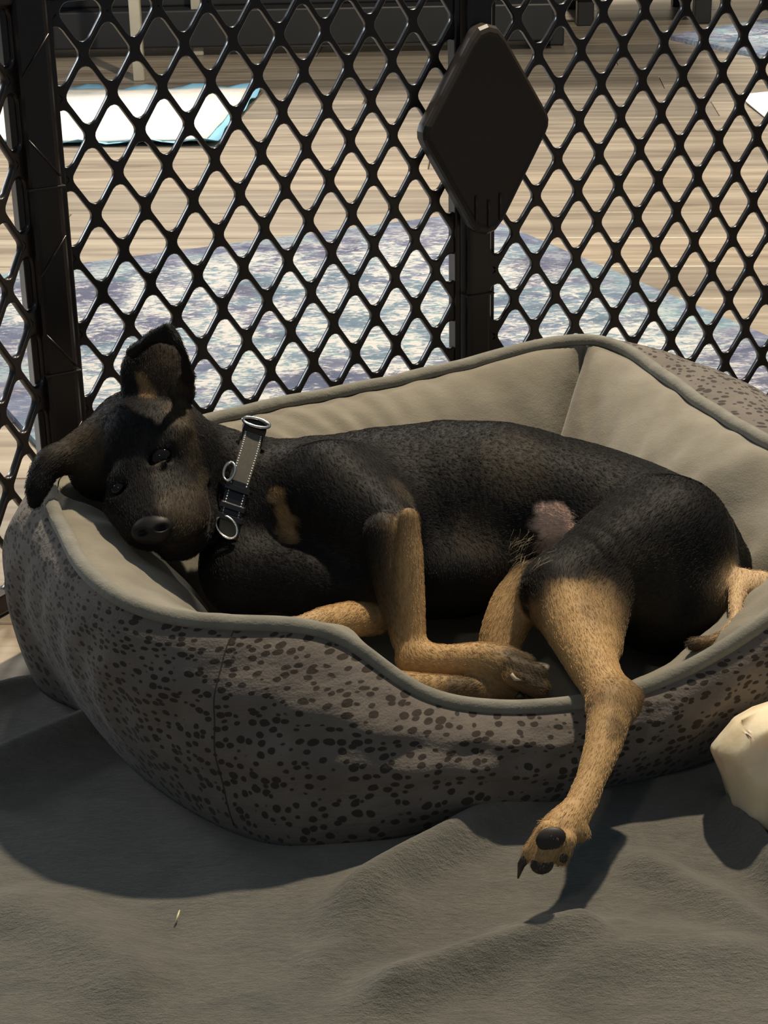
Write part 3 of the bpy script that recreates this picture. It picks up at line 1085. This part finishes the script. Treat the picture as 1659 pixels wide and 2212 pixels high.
def dog_shape():
    # trunk, nose end to tail end
    chain([(400, 985, 1.135, 88), (500, 1035, 1.130, 105), (590, 1085, 1.140, 140), (690, 1128, 1.150, 192), (830, 1130, 1.155, 213),
           (965, 1122, 1.160, 220), (1070, 1108, 1.155, 202), (1170, 1105, 1.150, 172), (1310, 1142, 1.135, 172), (1420, 1195, 1.12, 178), (1482, 1245, 1.11, 150), (1545, 1275, 1.10, 95)],
          BLACK, 0.016)
    ell(960, 1240, 1.10, 180, 90, 110, 4, BLACK, 0.02)                       # belly
    ell(545, 1150, 1.105, 95, 110, 85, -10, BLACK, 0.018)                     # breast
    ell(505, 1245, 1.08, 72, 92, 85, 25, BLACK, 0.02)
    # upper arm and shoulder of the upper foreleg
    chain([(720, 1070, 1.105, 120), (800, 1125, 1.08, 98), (862, 1140, 1.055, 46)], BLACK, 0.026)
    # forearm, wrist, foot
    chain([(883, 1118, 1.040, 22), (884, 1200, 1.032, 30), (886, 1300, 1.022, 33), (890, 1385, 1.012, 32), (900, 1418, 1.008, 36)], TAN, 0.005,
          [DTAN, TAN, TAN, TAN, TAN])
    chain([(830, 1150, 1.045, 46), (838, 1230, 1.034, 40), (848, 1310, 1.022, 28), (862, 1385, 1.010, 16)], BLACK, 0.003)       # black outer side of the forearm
    chain([(893, 1422, 1.006, 38), (970, 1428, .998, 37), (1045, 1425, .990, 39), (1095, 1445, .984, 46)], TAN, 0.007, [TAN, TAN, TAN, SABLE])
    for (u0, v0, u1, v1, y_, r_) in ((1095, 1415, 1135, 1432, .990, 22), (1105, 1438, 1160, 1455, .976, 24), (1105, 1462, 1166, 1485, .970, 24), (1085, 1475, 1125, 1502, .976, 20)):
        chain([(u0, v0, y_, r_ - 2), (u1, v1, y_ - .002, r_)], SABLE, 0.003, [DTAN, SABLE])
    # the lower foreleg, folded under the chest
    chain([(540, 1240, 1.075, 70), (670, 1255, 1.066, 82), (790, 1272, 1.065, 75)], BLACK, 0.016)
    chain([(810, 1338, 1.030, 36), (755, 1338, 1.015, 40), (700, 1346, 1.0, 36), (650, 1354, .992, 24), (610, 1354, .99, 20)], TAN, 0.005, [DTAN, TAN, TAN, PALE, PALE])
    # upper hind leg: thigh, shank, hock, foot
    chain([(1440, 1170, 1.085, 150), (1330, 1215, 1.062, 122), (1215, 1282, 1.035, 88)], BLACK, 0.014)
    ell(1450, 1300, 1.065, 150, 118, 130, 12, BLACK, 0.02)
    chain([(1205, 1275, 1.032, 82), (1252, 1375, .992, 66), (1295, 1465, .952, 52), (1325, 1520, .930, 52)], TAN, 0.010, [BLACK, TAN, TAN, TAN])
    chain([(1300, 1300, 1.03, 70), (1300, 1390, .985, 45)], DTAN, 0.012, [BLACK, DTAN])
    chain([(1325, 1515, .928, 48), (1366, 1508, .936, 25)], SABLE, 0.010, [DTAN, SABLE])
    chain([(1318, 1535, .918, 52), (1304, 1605, .895, 42), (1276, 1685, .871, 33), (1250, 1745, .854, 36), (1212, 1792, .840, 47)], TAN, 0.008, [DTAN, TAN, TAN, TAN, TAN])
    for (u0, v0, u1, v1, y_, r_, c_) in ((1180, 1790, 1147, 1842, .831, 21, TAN), (1195, 1810, 1170, 1862, .823, 25, DTAN), (1225, 1815, 1212, 1852, .828, 21, DTAN), (1242, 1788, 1256, 1800, .843, 20, SABLE)):
        chain([(u0, v0, y_, r_), (u1, v1, y_ - .004, r_)], c_, 0.004, [TAN, c_])
    # the lower hind leg
    chain([(1150, 1270, 1.060, 62), (1110, 1315, 1.045, 55), (1080, 1400, 1.028, 47), (1110, 1480, 1.010, 40)], TAN, 0.008, [BLACK, TAN, TAN, DTAN])
    chain([(1130, 1500, .982, 30), (1000, 1490, .976, 30), (880, 1482, .976, 32), (820, 1475, .98, 34)], TAN, 0.006, [SABLE, DTAN, TAN, TAN])
    # tail end
    ell(1640, 1278, 1.05, 42, 48, 50, 0, PALE, 0.008)
    chain([(1602, 1250, 1.055, 24), (1590, 1300, 1.022, 16), (1586, 1345, 1.000, 13), (1545, 1382, .985, 13), (1498, 1392, .982, 16)], PALE, 0.005, [PALE, PALE, PALE, DTAN, SABLE])
    chain([(1655, 1300, 1.05, 30), (1660, 1335, 1.015, 24), (1635, 1352, 1.0, 14)], BLACK, 0.005)
    # ---- head
    ell(302, 958, 1.120, 118, 122, 130, -36, BLACK, 0.012)                  # skull
    ell(325, 975, 1.092, 92, 92, 72, 0, BLACK, 0.016)                       # brow and stop
    ell(395, 975, 1.108, 72, 98, 95, 10, BLACK, 0.014)                      # upper cheek
    ell(222, 1010, 1.115, 75, 72, 80, 0, BLACK, 0.014)                      # lower cheek
    ell(405, 1075, 1.095, 66, 95, 80, 8, BLACK, 0.012)                      # jaw side
    chain([(300, 1010, 1.090, 66), (330, 1078, 1.064, 64), (345, 1128, 1.044, 54)], SABLE, 0.010, [BLACK, BLACK, BLACK])    # bridge of the muzzle
    chain([(370, 1060, 1.078, 66), (398, 1118, 1.058, 58), (375, 1150, 1.048, 48)], SABLE, 0.010, [BLACK, BROWN, BLACK])    # upper lip, near side
    chain([(275, 1090, 1.065, 52), (305, 1140, 1.045, 44)], BLACK, 0.010)                                                   # upper lip, far side
    chain([(425, 1120, 1.080, 48), (405, 1168, 1.062, 38), (370, 1180, 1.052, 32)], BLACK, 0.007)                             # lower jaw
    # ears: the upper one stands up with its tip folded over, the lower one hangs over the rim
    ell(335, 812, 1.118, 76, 82, 26, 0, BLACK, 0.008)
    ell(340, 806, 1.092, 60, 66, 22, 0, BLACK, 0.004, carve=True)
    chain([(285, 762, 1.110, 14), (330, 728, 1.104, 11), (362, 708, 1.100, 7)], BLACK, 0.004)
    chain([(362, 708, 1.100, 7), (390, 752, 1.096, 9), (408, 815, 1.105, 13)], BLACK, 0.004)
    ell(345, 738, 1.100, 44, 22, 9, 18, BLACK, 0.006)
    chain([(400, 850, 1.115, 22), (404, 815, 1.11, 12)], BROWN, 0.006)
    chain([(205, 965, 1.105, 52), (150, 985, 1.095, 38), (105, 1005, 1.085, 34), (82, 1050, 1.075, 27), (74, 1085, 1.07, 15)], BLACK, 0.010, [SABLE, SABLE, BLACK, BLACK, BLACK])
def face_detail(surf):
    """lids, brow and nose leather sit on the head surface found by surf(u, v)"""
    def on(u, v, off): return surf(u, v) + off
    ell(372, 946, on(372, 946, .0055), 44, 14, 20, 36, BLACK, 0.008)           # brow
    ell(270, 1020, on(270, 1020, .004), 38, 16, 20, 36, BLACK, 0.008)
    ell(346, 988, on(346, 988, -.001), 30, 20, 20, 38, BLACK, 0.002, carve=True)
    ell(256, 1056, on(256, 1056, -.001), 22, 13, 18, 38, BLACK, 0.002, carve=True)
    ell(354, 967, on(354, 967, .002), 31, 6, 11, 40, BLACK, 0.003)
    ell(339, 1009, on(339, 1009, .001), 29, 6, 11, 36, BLACK, 0.003)
    # mouth line along the near lip
    for (u0, v0, u1, v1) in ((452, 1050, 458, 1100), (458, 1100, 440, 1150), (440, 1150, 395, 1172)):
        a, ra = K(u0, v0, on(u0, v0, .0), 6)
        b, rb = K(u1, v1, on(u1, v1, .0), 6)
        PRIMS.append(dict(t='cone', a=a, b=b, ra=ra, rb=rb, k=0.003, c0=BLACK, c1=BLACK, dirn=b - a, carve=True))
dog_shape()

SPOTS = [  # tan points, other markings, painted sheen and leg shade: pixel, distance, radius in pixels, colour, strength
    (600, 1072, 1.05, 18, DTAN, 0.9), (611, 1105, 1.05, 25, DTAN, 1.0), (618, 1130, 1.05, 25, DTAN, 0.9), (628, 1155, 1.05, 22, DTAN, 0.8), (338, 1013, 1.0, 14, (0.10, 0.08, 0.065), 0.9),
    (872, 1062, 1.05, 40, SABLE, 0.9), (1192, 1128, 1.06, 44, PINK, 1.0), (1178, 1170, 1.06, 26, PINK, 0.6),
    (1030, 1150, 1.06, 60, SABLE, 0.5), (1110, 1000, 1.06, 80, SABLE, 0.5), (1130, 1190, 1.05, 40, SABLE, 0.8),  # middle one is a brown sheen painted on the flank
    (388, 895, 1.05, 34, SABLE, 1.0), (405, 935, 1.05, 30, SABLE, 1.0), (420, 985, 1.05, 26, SABLE, 0.8), (190, 970, 1.07, 44, SABLE, 1.0), (165, 940, 1.09, 30, SABLE, 1.0),
    (385, 1085, 1.02, 42, SABLE, 0.9), (430, 1060, 1.04, 24, SABLE, 0.9), (405, 1125, 1.01, 40, SABLE, 0.8), (440, 1030, 1.05, 18, SABLE, 0.9),
    (350, 795, 1.10, 50, BROWN, 1.0), (306, 818, 1.10, 16, DTAN, 0.9), (318, 838, 1.10, 14, DTAN, 0.9), (388, 828, 1.10, 18, SABLE, 0.9), (362, 778, 1.10, 15, SABLE, 0.8),
    (1250, 1335, 1.0, 85, TAN, 0.9), (1300, 1310, 1.02, 60, DTAN, 0.7), (1150, 1255, 1.03, 36, BLACK, 0.9), (1190, 1228, 1.03, 34, BLACK, 0.9), (1230, 1215, 1.0, 40, BLACK, 0.9), (1128, 1285, 1.0, 24, BLACK, 0.9), (1136, 1322, 1.0, 20, BLACK, 0.9), (1152, 1362, 1.0, 17, BLACK, 0.9), (1172, 1398, 1.0, 14, BLACK, 0.8),
    (1400, 1260, 1.0, 90, SABLE, 0.55), (1290, 1560, .9, 40, TAN, 0.6), (1330, 1570, .9, 30, SABLE, 0.5),  # last one paints the shaded side of the hanging leg
    (1000, 1500, .98, 40, SABLE, 0.7), (1140, 1430, .97, 50, SABLE, 0.8),
]
SURF = []
def build_puppy():
    vx = 0.00165
    los, his = zip(*[bounds(p) for p in PRIMS])
    lo, hi = np.min(los, 0) - 0.012, np.max(his, 0) + 0.012
    shape = np.ceil((hi - lo) / vx).astype(int) + 1
    G = np.full(shape, 0.05, np.float32)
    ax = [lo[i] + np.arange(shape[i]) * vx for i in range(3)]
    def march(u, v):
        d = np.array(ray(u, v))
        ys = np.arange(0.8, 1.4, 0.0006)
        Pq = d[None] * (ys / d[1])[:, None] + np.array([0, 0, CAM_H])
        gi = np.round((Pq - lo) / vx).astype(int)
        ok = ((gi >= 0) & (gi < np.array(shape))).all(1)
        gi = np.clip(gi, 0, np.array(shape) - 1)
        val = np.where(ok, G[gi[:, 0], gi[:, 1], gi[:, 2]], 1.0)
        h = np.argmax(val < 0)
        return float(ys[h]) if val[h] < 0 else 1.4
    def put(p):
        b0, b1 = bounds(p)
        pad = 0.004 + p['k'] * 1.6
        i0 = np.maximum(0, np.floor((b0 - pad - lo) / vx).astype(int))
        i1 = np.minimum(shape, np.ceil((b1 + pad - lo) / vx).astype(int) + 1)
        X = np.stack(np.meshgrid(*[ax[i][i0[i]:i1[i]] for i in range(3)], indexing='ij'), -1).astype(np.float32)
        if p['t'] == 'chain':
            d = np.full(X.shape[:-1], 0.05, np.float32)
            for q in p['subs']:
                c0, c1 = bounds(q)
                j0 = np.clip(np.floor((c0 - pad - lo) / vx).astype(int) - i0, 0, None)
                j1 = np.ceil((c1 + pad - lo) / vx).astype(int) + 1 - i0
                ss = tuple(slice(j0[i], j1[i]) for i in range(3))
                e, _ = sdf_prim(q, X[ss])
                d[ss] = np.minimum(d[ss], e)
        else:
            d, _ = sdf_prim(p, X)
        sl = tuple(slice(i0[i], i1[i]) for i in range(3))
        g = G[sl]
        k = p['k']
        if p.get('carve'):
            d = -d
            h = np.clip(k - np.abs(g - d), 0, None) / k
            G[sl] = np.maximum(g, d) + h * h * k * 0.25
        else:
            h = np.clip(k - np.abs(g - d), 0, None) / k
            G[sl] = np.minimum(g, d) - h * h * k * 0.25
    for p in sorted(PRIMS, key=lambda q: 1 if q.get('carve') else 0): put(p)
    n0 = len(PRIMS)
    face_detail(march)
    for p in PRIMS[n0:]: put(p)
    SURF.append(march)
    grid = openvdb.FloatGrid(0.05)
    grid.copyFromArray(G)
    pts, quads = grid.convertToQuads(0.0)
    V = pts.astype(np.float64) * vx + lo
    Q = quads.astype(np.int64)
    # outward orientation check
    c = V[Q].mean(1)
    nrm = np.cross(V[Q[:, 2]] - V[Q[:, 0]], V[Q[:, 3]] - V[Q[:, 1]])
    gi = np.clip(((c + nrm / (np.linalg.norm(nrm, axis=1, keepdims=True) + 1e-12) * 0.003 - lo) / vx).astype(int), 0, np.array(shape) - 1)
    if np.mean(G[gi[:, 0], gi[:, 1], gi[:, 2]]) < 0:
        Q = Q[:, ::-1]
    # colours from the body part each point belongs to
    n = len(V)
    W = np.zeros(n); C = np.zeros((n, 3)); D = np.zeros((n, 3))
    dm = np.full(n, 1e9)
    ds = []
    V32 = V.astype(np.float32)
    solid = [q for p in PRIMS if not p.get('carve') for q in (p['subs'] if p['t'] == 'chain' else [p])]
    for p in solid:
        b0, b1 = bounds(p)
        ix = np.nonzero(((V32 > b0 - 0.02) & (V32 < b1 + 0.02)).all(1))[0]
        d, t = sdf_prim(p, V32[ix])
        ds.append((ix, d, t))
        dm[ix] = np.minimum(dm[ix], d)
    for p, (ix, d, t) in zip(solid, ds):
        d = d - dm[ix]
        w = np.exp(-np.clip(d / 0.0035, 0, 40))
        c0, c1 = np.array(p['c0']), np.array(p['c1'])
        C[ix] += w[:, None] * (c0 + (c1 - c0) * t[:, None])
        dv = p['dirn'] / (np.linalg.norm(p['dirn']) + 1e-9)
        D[ix] += w[:, None] * dv
        W[ix] += w
    C /= W[:, None]
    jig = np.stack([np.sin(V[:, 0] * 310 + 2 * np.sin(V[:, 2] * 190)), np.sin(V[:, 1] * 290 + V[:, 0] * 120), np.sin(V[:, 2] * 330 + V[:, 1] * 90)], 1) * 0.0018
    camp = np.array([0, 0, CAM_H])
    for (u, v, y, r, c, st) in SPOTS:
        y = march(u, v)
        q = np.array(py(u, v, y))
        R = r * pxm(y)
        dd = np.linalg.norm((V + jig - q) * np.array([1, 0.75, 1]), axis=1)
        w = st * np.clip(1.25 - dd / R, 0, 0.5) / 0.5
        w = w * w * (3 - 2 * w) if st == 1.0 else w
        C = C * (1 - w[:, None]) + np.array(c) * w[:, None]
    me = bpy.data.meshes.new('body')
    me.from_pydata(V.tolist(), [], Q.tolist())
    me.update()
    at = me.color_attributes.new('fur_col', 'FLOAT_COLOR', 'POINT')
    at.data.foreach_set('color', np.concatenate([C, np.ones((n, 1))], 1).ravel())
    root = empty('puppy', py(1000, 1300, 1.10))
    tag(root, 'black and tan puppy lying on its side in the spotted dog bed', 'dog')
    body = link_mesh('body', me, M['fur'], root)
    return root, body, V, Q, C, D
puppy, body, DV, DQ, DC, DD = build_puppy()

# ---- short coat
def build_fur(count):
    tri = DV[DQ]
    cen = tri.mean(1)
    nr = np.cross(tri[:, 2] - tri[:, 0], tri[:, 3] - tri[:, 1])
    area = np.linalg.norm(nr, axis=1) * 0.5
    nr = nr / (2 * area[:, None] + 1e-12)
    view = np.array([0, 0, CAM_H]) - cen
    view /= np.linalg.norm(view, axis=1, keepdims=True)
    wgt = area * np.where((nr * view).sum(1) > -0.35, 1.0, 0.15)
    fi = rng.choice(len(DQ), count, p=wgt / wgt.sum())
    a, b = rng.random((2, count, 1))
    q = tri[fi]
    P = (q[:, 0] * (1 - a) + q[:, 1] * a) * (1 - b) + (q[:, 3] * (1 - a) + q[:, 2] * a) * b
    N = nr[fi]
    vi = DQ[fi, 0]
    T = DD[vi]
    T = T / (np.linalg.norm(T, axis=1, keepdims=True) + 1e-9) + rng.normal(0, 0.16, (count, 3))
    T = T - N * (T * N).sum(1, keepdims=True)
    T /= np.linalg.norm(T, axis=1, keepdims=True) + 1e-9
    L = rng.uniform(0.0022, 0.0042, (count, 1))
    p0 = P - N * 0.0005
    p1 = P + T * L * 0.5 + N * L * 0.15
    p2 = P + T * L + N * L * 0.16
    pts = np.stack([p0, p1, p2], 1).reshape(-1, 3)
    cu = bpy.data.hair_curves.new('fur')
    cu.add_curves([3] * count)
    cu.points.foreach_set('position', pts.astype(np.float32).ravel())
    rad = np.tile(np.array([0.00010, 0.00008, 0.00002], np.float32), count)
    at = cu.attributes.get('radius') or cu.attributes.new('radius', 'FLOAT', 'POINT')
    at.data.foreach_set('value', rad)
    col = DC[vi] * rng.uniform(0.75, 1.3, (count, 1))
    ca = cu.attributes.new('strand_col', 'FLOAT_COLOR', 'CURVE')
    ca.data.foreach_set('color', np.concatenate([col, np.ones((count, 1))], 1).astype(np.float32).ravel())
    cu.materials.append(M['strand'])
    o = bpy.data.objects.new('fur', cu)
    COL.objects.link(o)
    o.parent = puppy
    o.matrix_parent_inverse = Matrix.Translation(-Vector(puppy.location))
    o['kind'] = 'stuff'
build_fur(110000)
def belly_hair():
    sf = SURF[0]
    for i in range(60):
        u, v = random.uniform(1095, 1170), random.uniform(1165, 1240)
        if sf(u, v) > 1.25: continue
        du, dv = random.uniform(4, 36), random.uniform(-30, -10)
        pts = [py(u + du * t, v + dv * t, sf(u + du * t, v + dv * t) - 0.001 - 0.0025 * t) for t in (0, 0.5, 1)]
        tube('long_hair', pts, [0.00013, 0.00012, 0.00004], M['whisker'], puppy, seg=4)
belly_hair()

# ---- face, pads, claws
def blob(name, c, axes, mat, parent, sub=3, fn=None):
    bm = bmesh.new()
    bmesh.ops.create_icosphere(bm, subdivisions=sub, radius=1.0)
    A = Matrix(axes).transposed()
    for v in bm.verts:
        co = v.co.copy()
        if fn: co = fn(co)
        v.co = A @ co + Vector(c)
    return bm_obj(name, bm, mat, parent, smooth=True)
def pax(y, rx, ry, rz, ang):
    """picture-aligned half axes in pixels"""
    s = pxm(y)
    ca, sa = math.cos(math.radians(ang)), math.sin(math.radians(ang))
    return [(_rt * ca + _up * sa) * rx * s, (-_rt * sa + _up * ca) * ry * s, -_fw * rz * s]
surf = SURF[0]
ey1, ey2 = surf(346, 962), surf(252, 1035)
blob('eye', py(346, 988, surf(346, 988) - 0.0030), pax(1.07, 27, 20, 20, 38), M['eye'], puppy)
blob('eye', py(256, 1056, surf(256, 1056) - 0.001), pax(1.07, 17, 13, 12, 38), M['eye'], puppy)
def nose_fn(co):
    co = co.copy()
    for sx in (-0.42, 0.46):
        d = math.hypot(co.x - sx, (co.y + 0.08) * 1.2)
        if co.z > 0 and d < 0.34:
            co.z -= (0.34 - d) * 1.5
    return co
blob('nose', py(330, 1143, surf(330, 1143) + 0.0045), pax(1.02, 50, 34, 33, 14), M['nose'], puppy, 5, nose_fn)
# claws and pads of the hanging hind foot
blob('pad', py(1190, 1812, surf(1190, 1812) + .001), pax(.86, 36, 27, 16, 20), M['pawpad'], puppy)
blob('pad', py(1171, 1868, surf(1171, 1866) + .003), pax(.86, 27, 22, 20, 10), M['pawpad'], puppy)
blob('pad', py(1214, 1850, surf(1214, 1850) + .002), pax(.86, 17, 18, 16, 0), M['pawpad'], puppy)
for pts in ([(1140, 1848), (1126, 1868), (1119, 1897)],):
    tube('claw', [py(u, v, .827) for u, v in pts], [0.0030, 0.0022, 0.0005], M['claw'], puppy, seg=8)
tube('claw', [py(u, v, .968) for u, v in [(1128, 1500), (1118, 1508), (1120, 1516)]], [0.0025, 0.0018, 0.0005], M['claw'], puppy, seg=8)
tube('dewclaw', [py(u, v, surf(u, v) - .0005) for u, v in [(1104, 1456), (1113, 1467), (1126, 1470)]], [0.0014, 0.0013, 0.0004], M['whisker'], puppy, seg=8)

# ---- collar
def build_collar():
    root = empty('dog_collar', py(520, 1040, 1.06))
    tag(root, 'grey and black buckled collar with white stitching around the puppy neck', 'collar')
    # a band that loops round the neck; visible arc runs from the nape down to the throat
    ctr = np.array(py(520, 1040, 1.128))
    ax1 = np.array(py(556, 932, 1.128)) - np.array(py(482, 1150, 1.128))     # along the visible arc
    R1 = np.linalg.norm(ax1) / 2
    e1 = Vector(ax1).normalized()
    toward = (Vector((0, 0, CAM_H)) - Vector(ctr)).normalized()
    e2 = (toward - e1 * toward.dot(e1)).normalized()
    e3 = e1.cross(e2).normalized()                                            # band width direction
    if e3.x < 0: e3 = -e3
    R2 = R1 * 0.92
    sf = SURF[0]
    path = [(549, 918), (545, 945), (535, 985), (523, 1025), (508, 1070), (499, 1115), (492, 1158)]
    tt = np.linspace(0, math.pi, len(path))
    yy = np.array([min(sf(u, v), 1.13) for u, v in path])
    cf = np.polyfit(tt, yy, 3)
    uu_, vv_ = [np.array([q[i] for q in path], float) for i in (0, 1)]
    cu_, cv_ = np.polyfit(tt, uu_, 3), np.polyfit(tt, vv_, 3)
    def mid(t):
        t = t % (2 * math.pi)
        if t <= math.pi:
            ym = float(np.polyval(cf, t)) - 0.004
            return py(float(np.polyval(cu_, t)), float(np.polyval(cv_, t)), ym)
        a_, b_ = mid(math.pi), mid(0.0)
        f_ = (t - math.pi) / math.pi
        return a_ + (b_ - a_) * f_ - e2 * 0.055 * math.sin(f_ * math.pi)
    def ring(t, off=0.0, w=0.0):
        m_ = mid(t)
        out = (m_ - Vector(ctr))
        out = (out - e3 * out.dot(e3)).normalized()
        return m_ + out * off + e3 * w
    def band(name, t0, t1, w0, w1, h0, h1, mat, n=40):
        vv, ff = [], []
        for i in range(n + 1):
            t = t0 + (t1 - t0) * i / n
            for (w, h) in ((w0, h0), (w1, h0), (w1, h1), (w0, h1)):
                vv.append(ring(t, h, w))
        for i in range(n):
            for j in range(4):
                ff.append((i * 4 + j, i * 4 + (j + 1) % 4, (i + 1) * 4 + (j + 1) % 4, (i + 1) * 4 + j))
        ff += [(0, 1, 2, 3), tuple(n * 4 + j for j in range(4))[::-1]]
        return pymesh(name, vv, ff, mat, root, smooth=False)
    hwid = 0.0062
    band('strap', 0, 2 * math.pi, -hwid, hwid, -0.001, 0.0015, M['webbing'], 80)
    band('inner_strap', 0, 2 * math.pi, -hwid - 0.001, hwid + 0.001, -0.0028, -0.0008, M['black'], 80)
    band('buckle_plate', 1.75, 2.62, -hwid - 0.001, hwid + 0.001, 0.0014, 0.0042, M['blackplastic'])
    band('buckle_plate', 0.05, 0.42, -hwid - 0.0015, hwid + 0.0015, 0.0014, 0.0045, M['blackplastic'])
    for t in (1.85, 2.25, 2.5):
        band('buckle_bar', t, t + 0.10, -hwid - 0.002, hwid + 0.002, 0.003, 0.0065, M['blackplastic'], 6)
    for wv in (-hwid + 0.001, hwid - 0.001):
        for i in range(34):
            t = 0.45 + i * 0.064
            h = 0.0018 if t < 1.7 else 0.0045
            a_, b_ = ring(t, h, wv), ring(t + 0.036, h, wv)
            tube('stitch', [a_, b_], 0.00045, M['stitch'], root, seg=5)
    def wire_loop(name, t, w, ra, rb, tilt):
        c = ring(t, 0.006, w)
        tng = (ring(t + 0.05) - ring(t - 0.05)).normalized()
        out = (c - Vector(ctr)).normalized()
        pts = []
        for i in range(28):
            a_ = 2 * math.pi * i / 28
            pts.append(c + tng * math.cos(a_) * ra + (e3 * math.cos(tilt) + out * math.sin(tilt)) * math.sin(a_) * rb)
        tube(name, pts, 0.0011, M['steel'], root, seg=8, closed=True)
    wire_loop('d_ring', 2.78, -0.001, 0.0065, 0.0080, 0.3)
    wire_loop('d_ring', 1.62, -0.0085, 0.0065, 0.0040, 0.3)
    wire_loop('slider_ring', 0.24, 0.0, 0.0030, 0.0090, 0.1)
build_collar()

# ================================================================== SMALL THINGS
def build_chew():
    y0 = hz(1600, 1800).y + 0.035
    c = hz(1672, 1800, 0.0)
    pts = []
    outline = [(1545, 1625), (1590, 1558), (1640, 1540), (1700, 1510), (1790, 1520), (1850, 1600), (1850, 1750), (1760, 1830), (1665, 1822), (1592, 1776)]
    bm = bmesh.new()
    yf = 0.908
    for (u, v) in outline:
        pts.append(py(u, v, yf + 0.012))
    cen = sum((Vector(p) for p in pts), Vector()) / len(pts)
    for p in pts:
        for dy, sc in ((-0.022, 0.80), (0.0, 1.0), (0.02, 0.96), (0.038, 0.7)):
            q = cen + (Vector(p) - cen) * sc + Vector((0, dy, -dy * 0.4))
            bm.verts.new(q)
    bm.verts.new(py(1612, 1590, yf - 0.005))
    bm.verts.new(py(1640, 1700, yf - 0.018))
    r = bmesh.ops.convex_hull(bm, input=bm.verts[:])
    loose = [v for v in bm.verts if not v.link_faces]
    bmesh.ops.delete(bm, geom=loose, context='VERTS')
    bmesh.ops.triangulate(bm, faces=bm.faces[:])
    bmesh.ops.bevel(bm, geom=bm.edges[:], offset=0.0022, segments=2, affect='EDGES', profile=0.5)
    bmesh.ops.subdivide_edges(bm, edges=bm.edges[:], cuts=1, use_grid_fill=True)
    for v in bm.verts:
        s = math.sin(v.co.x * 90 + v.co.z * 60) * math.sin(v.co.z * 110 + v.co.y * 70)
        v.co += (v.co - cen).normalized() * 0.0016 * s
    zmin = min(v.co.z for v in bm.verts)
    for v in bm.verts:
        v.co.z += max(0.0, 0.008 - v.co.z)
    o = bm_obj('rawhide_chew', bm, M['chew'], smooth=True)
    tag(o, 'thick cream crumpled chew lying on the blanket beside the dog bed', 'chew toy')
build_chew()
def build_straw():
    a, b = hz(379, 1993, 0.006), hz(388, 1966, 0.009)
    o = tube('straw_bit', [a, (a + b) / 2 + Vector((0.0004, 0, 0.001)), b], [0.0004, 0.0006, 0.0003], M['straw'], seg=6)
    tag(o, 'tiny yellow straw bit on the grey blanket', 'straw')
build_straw()
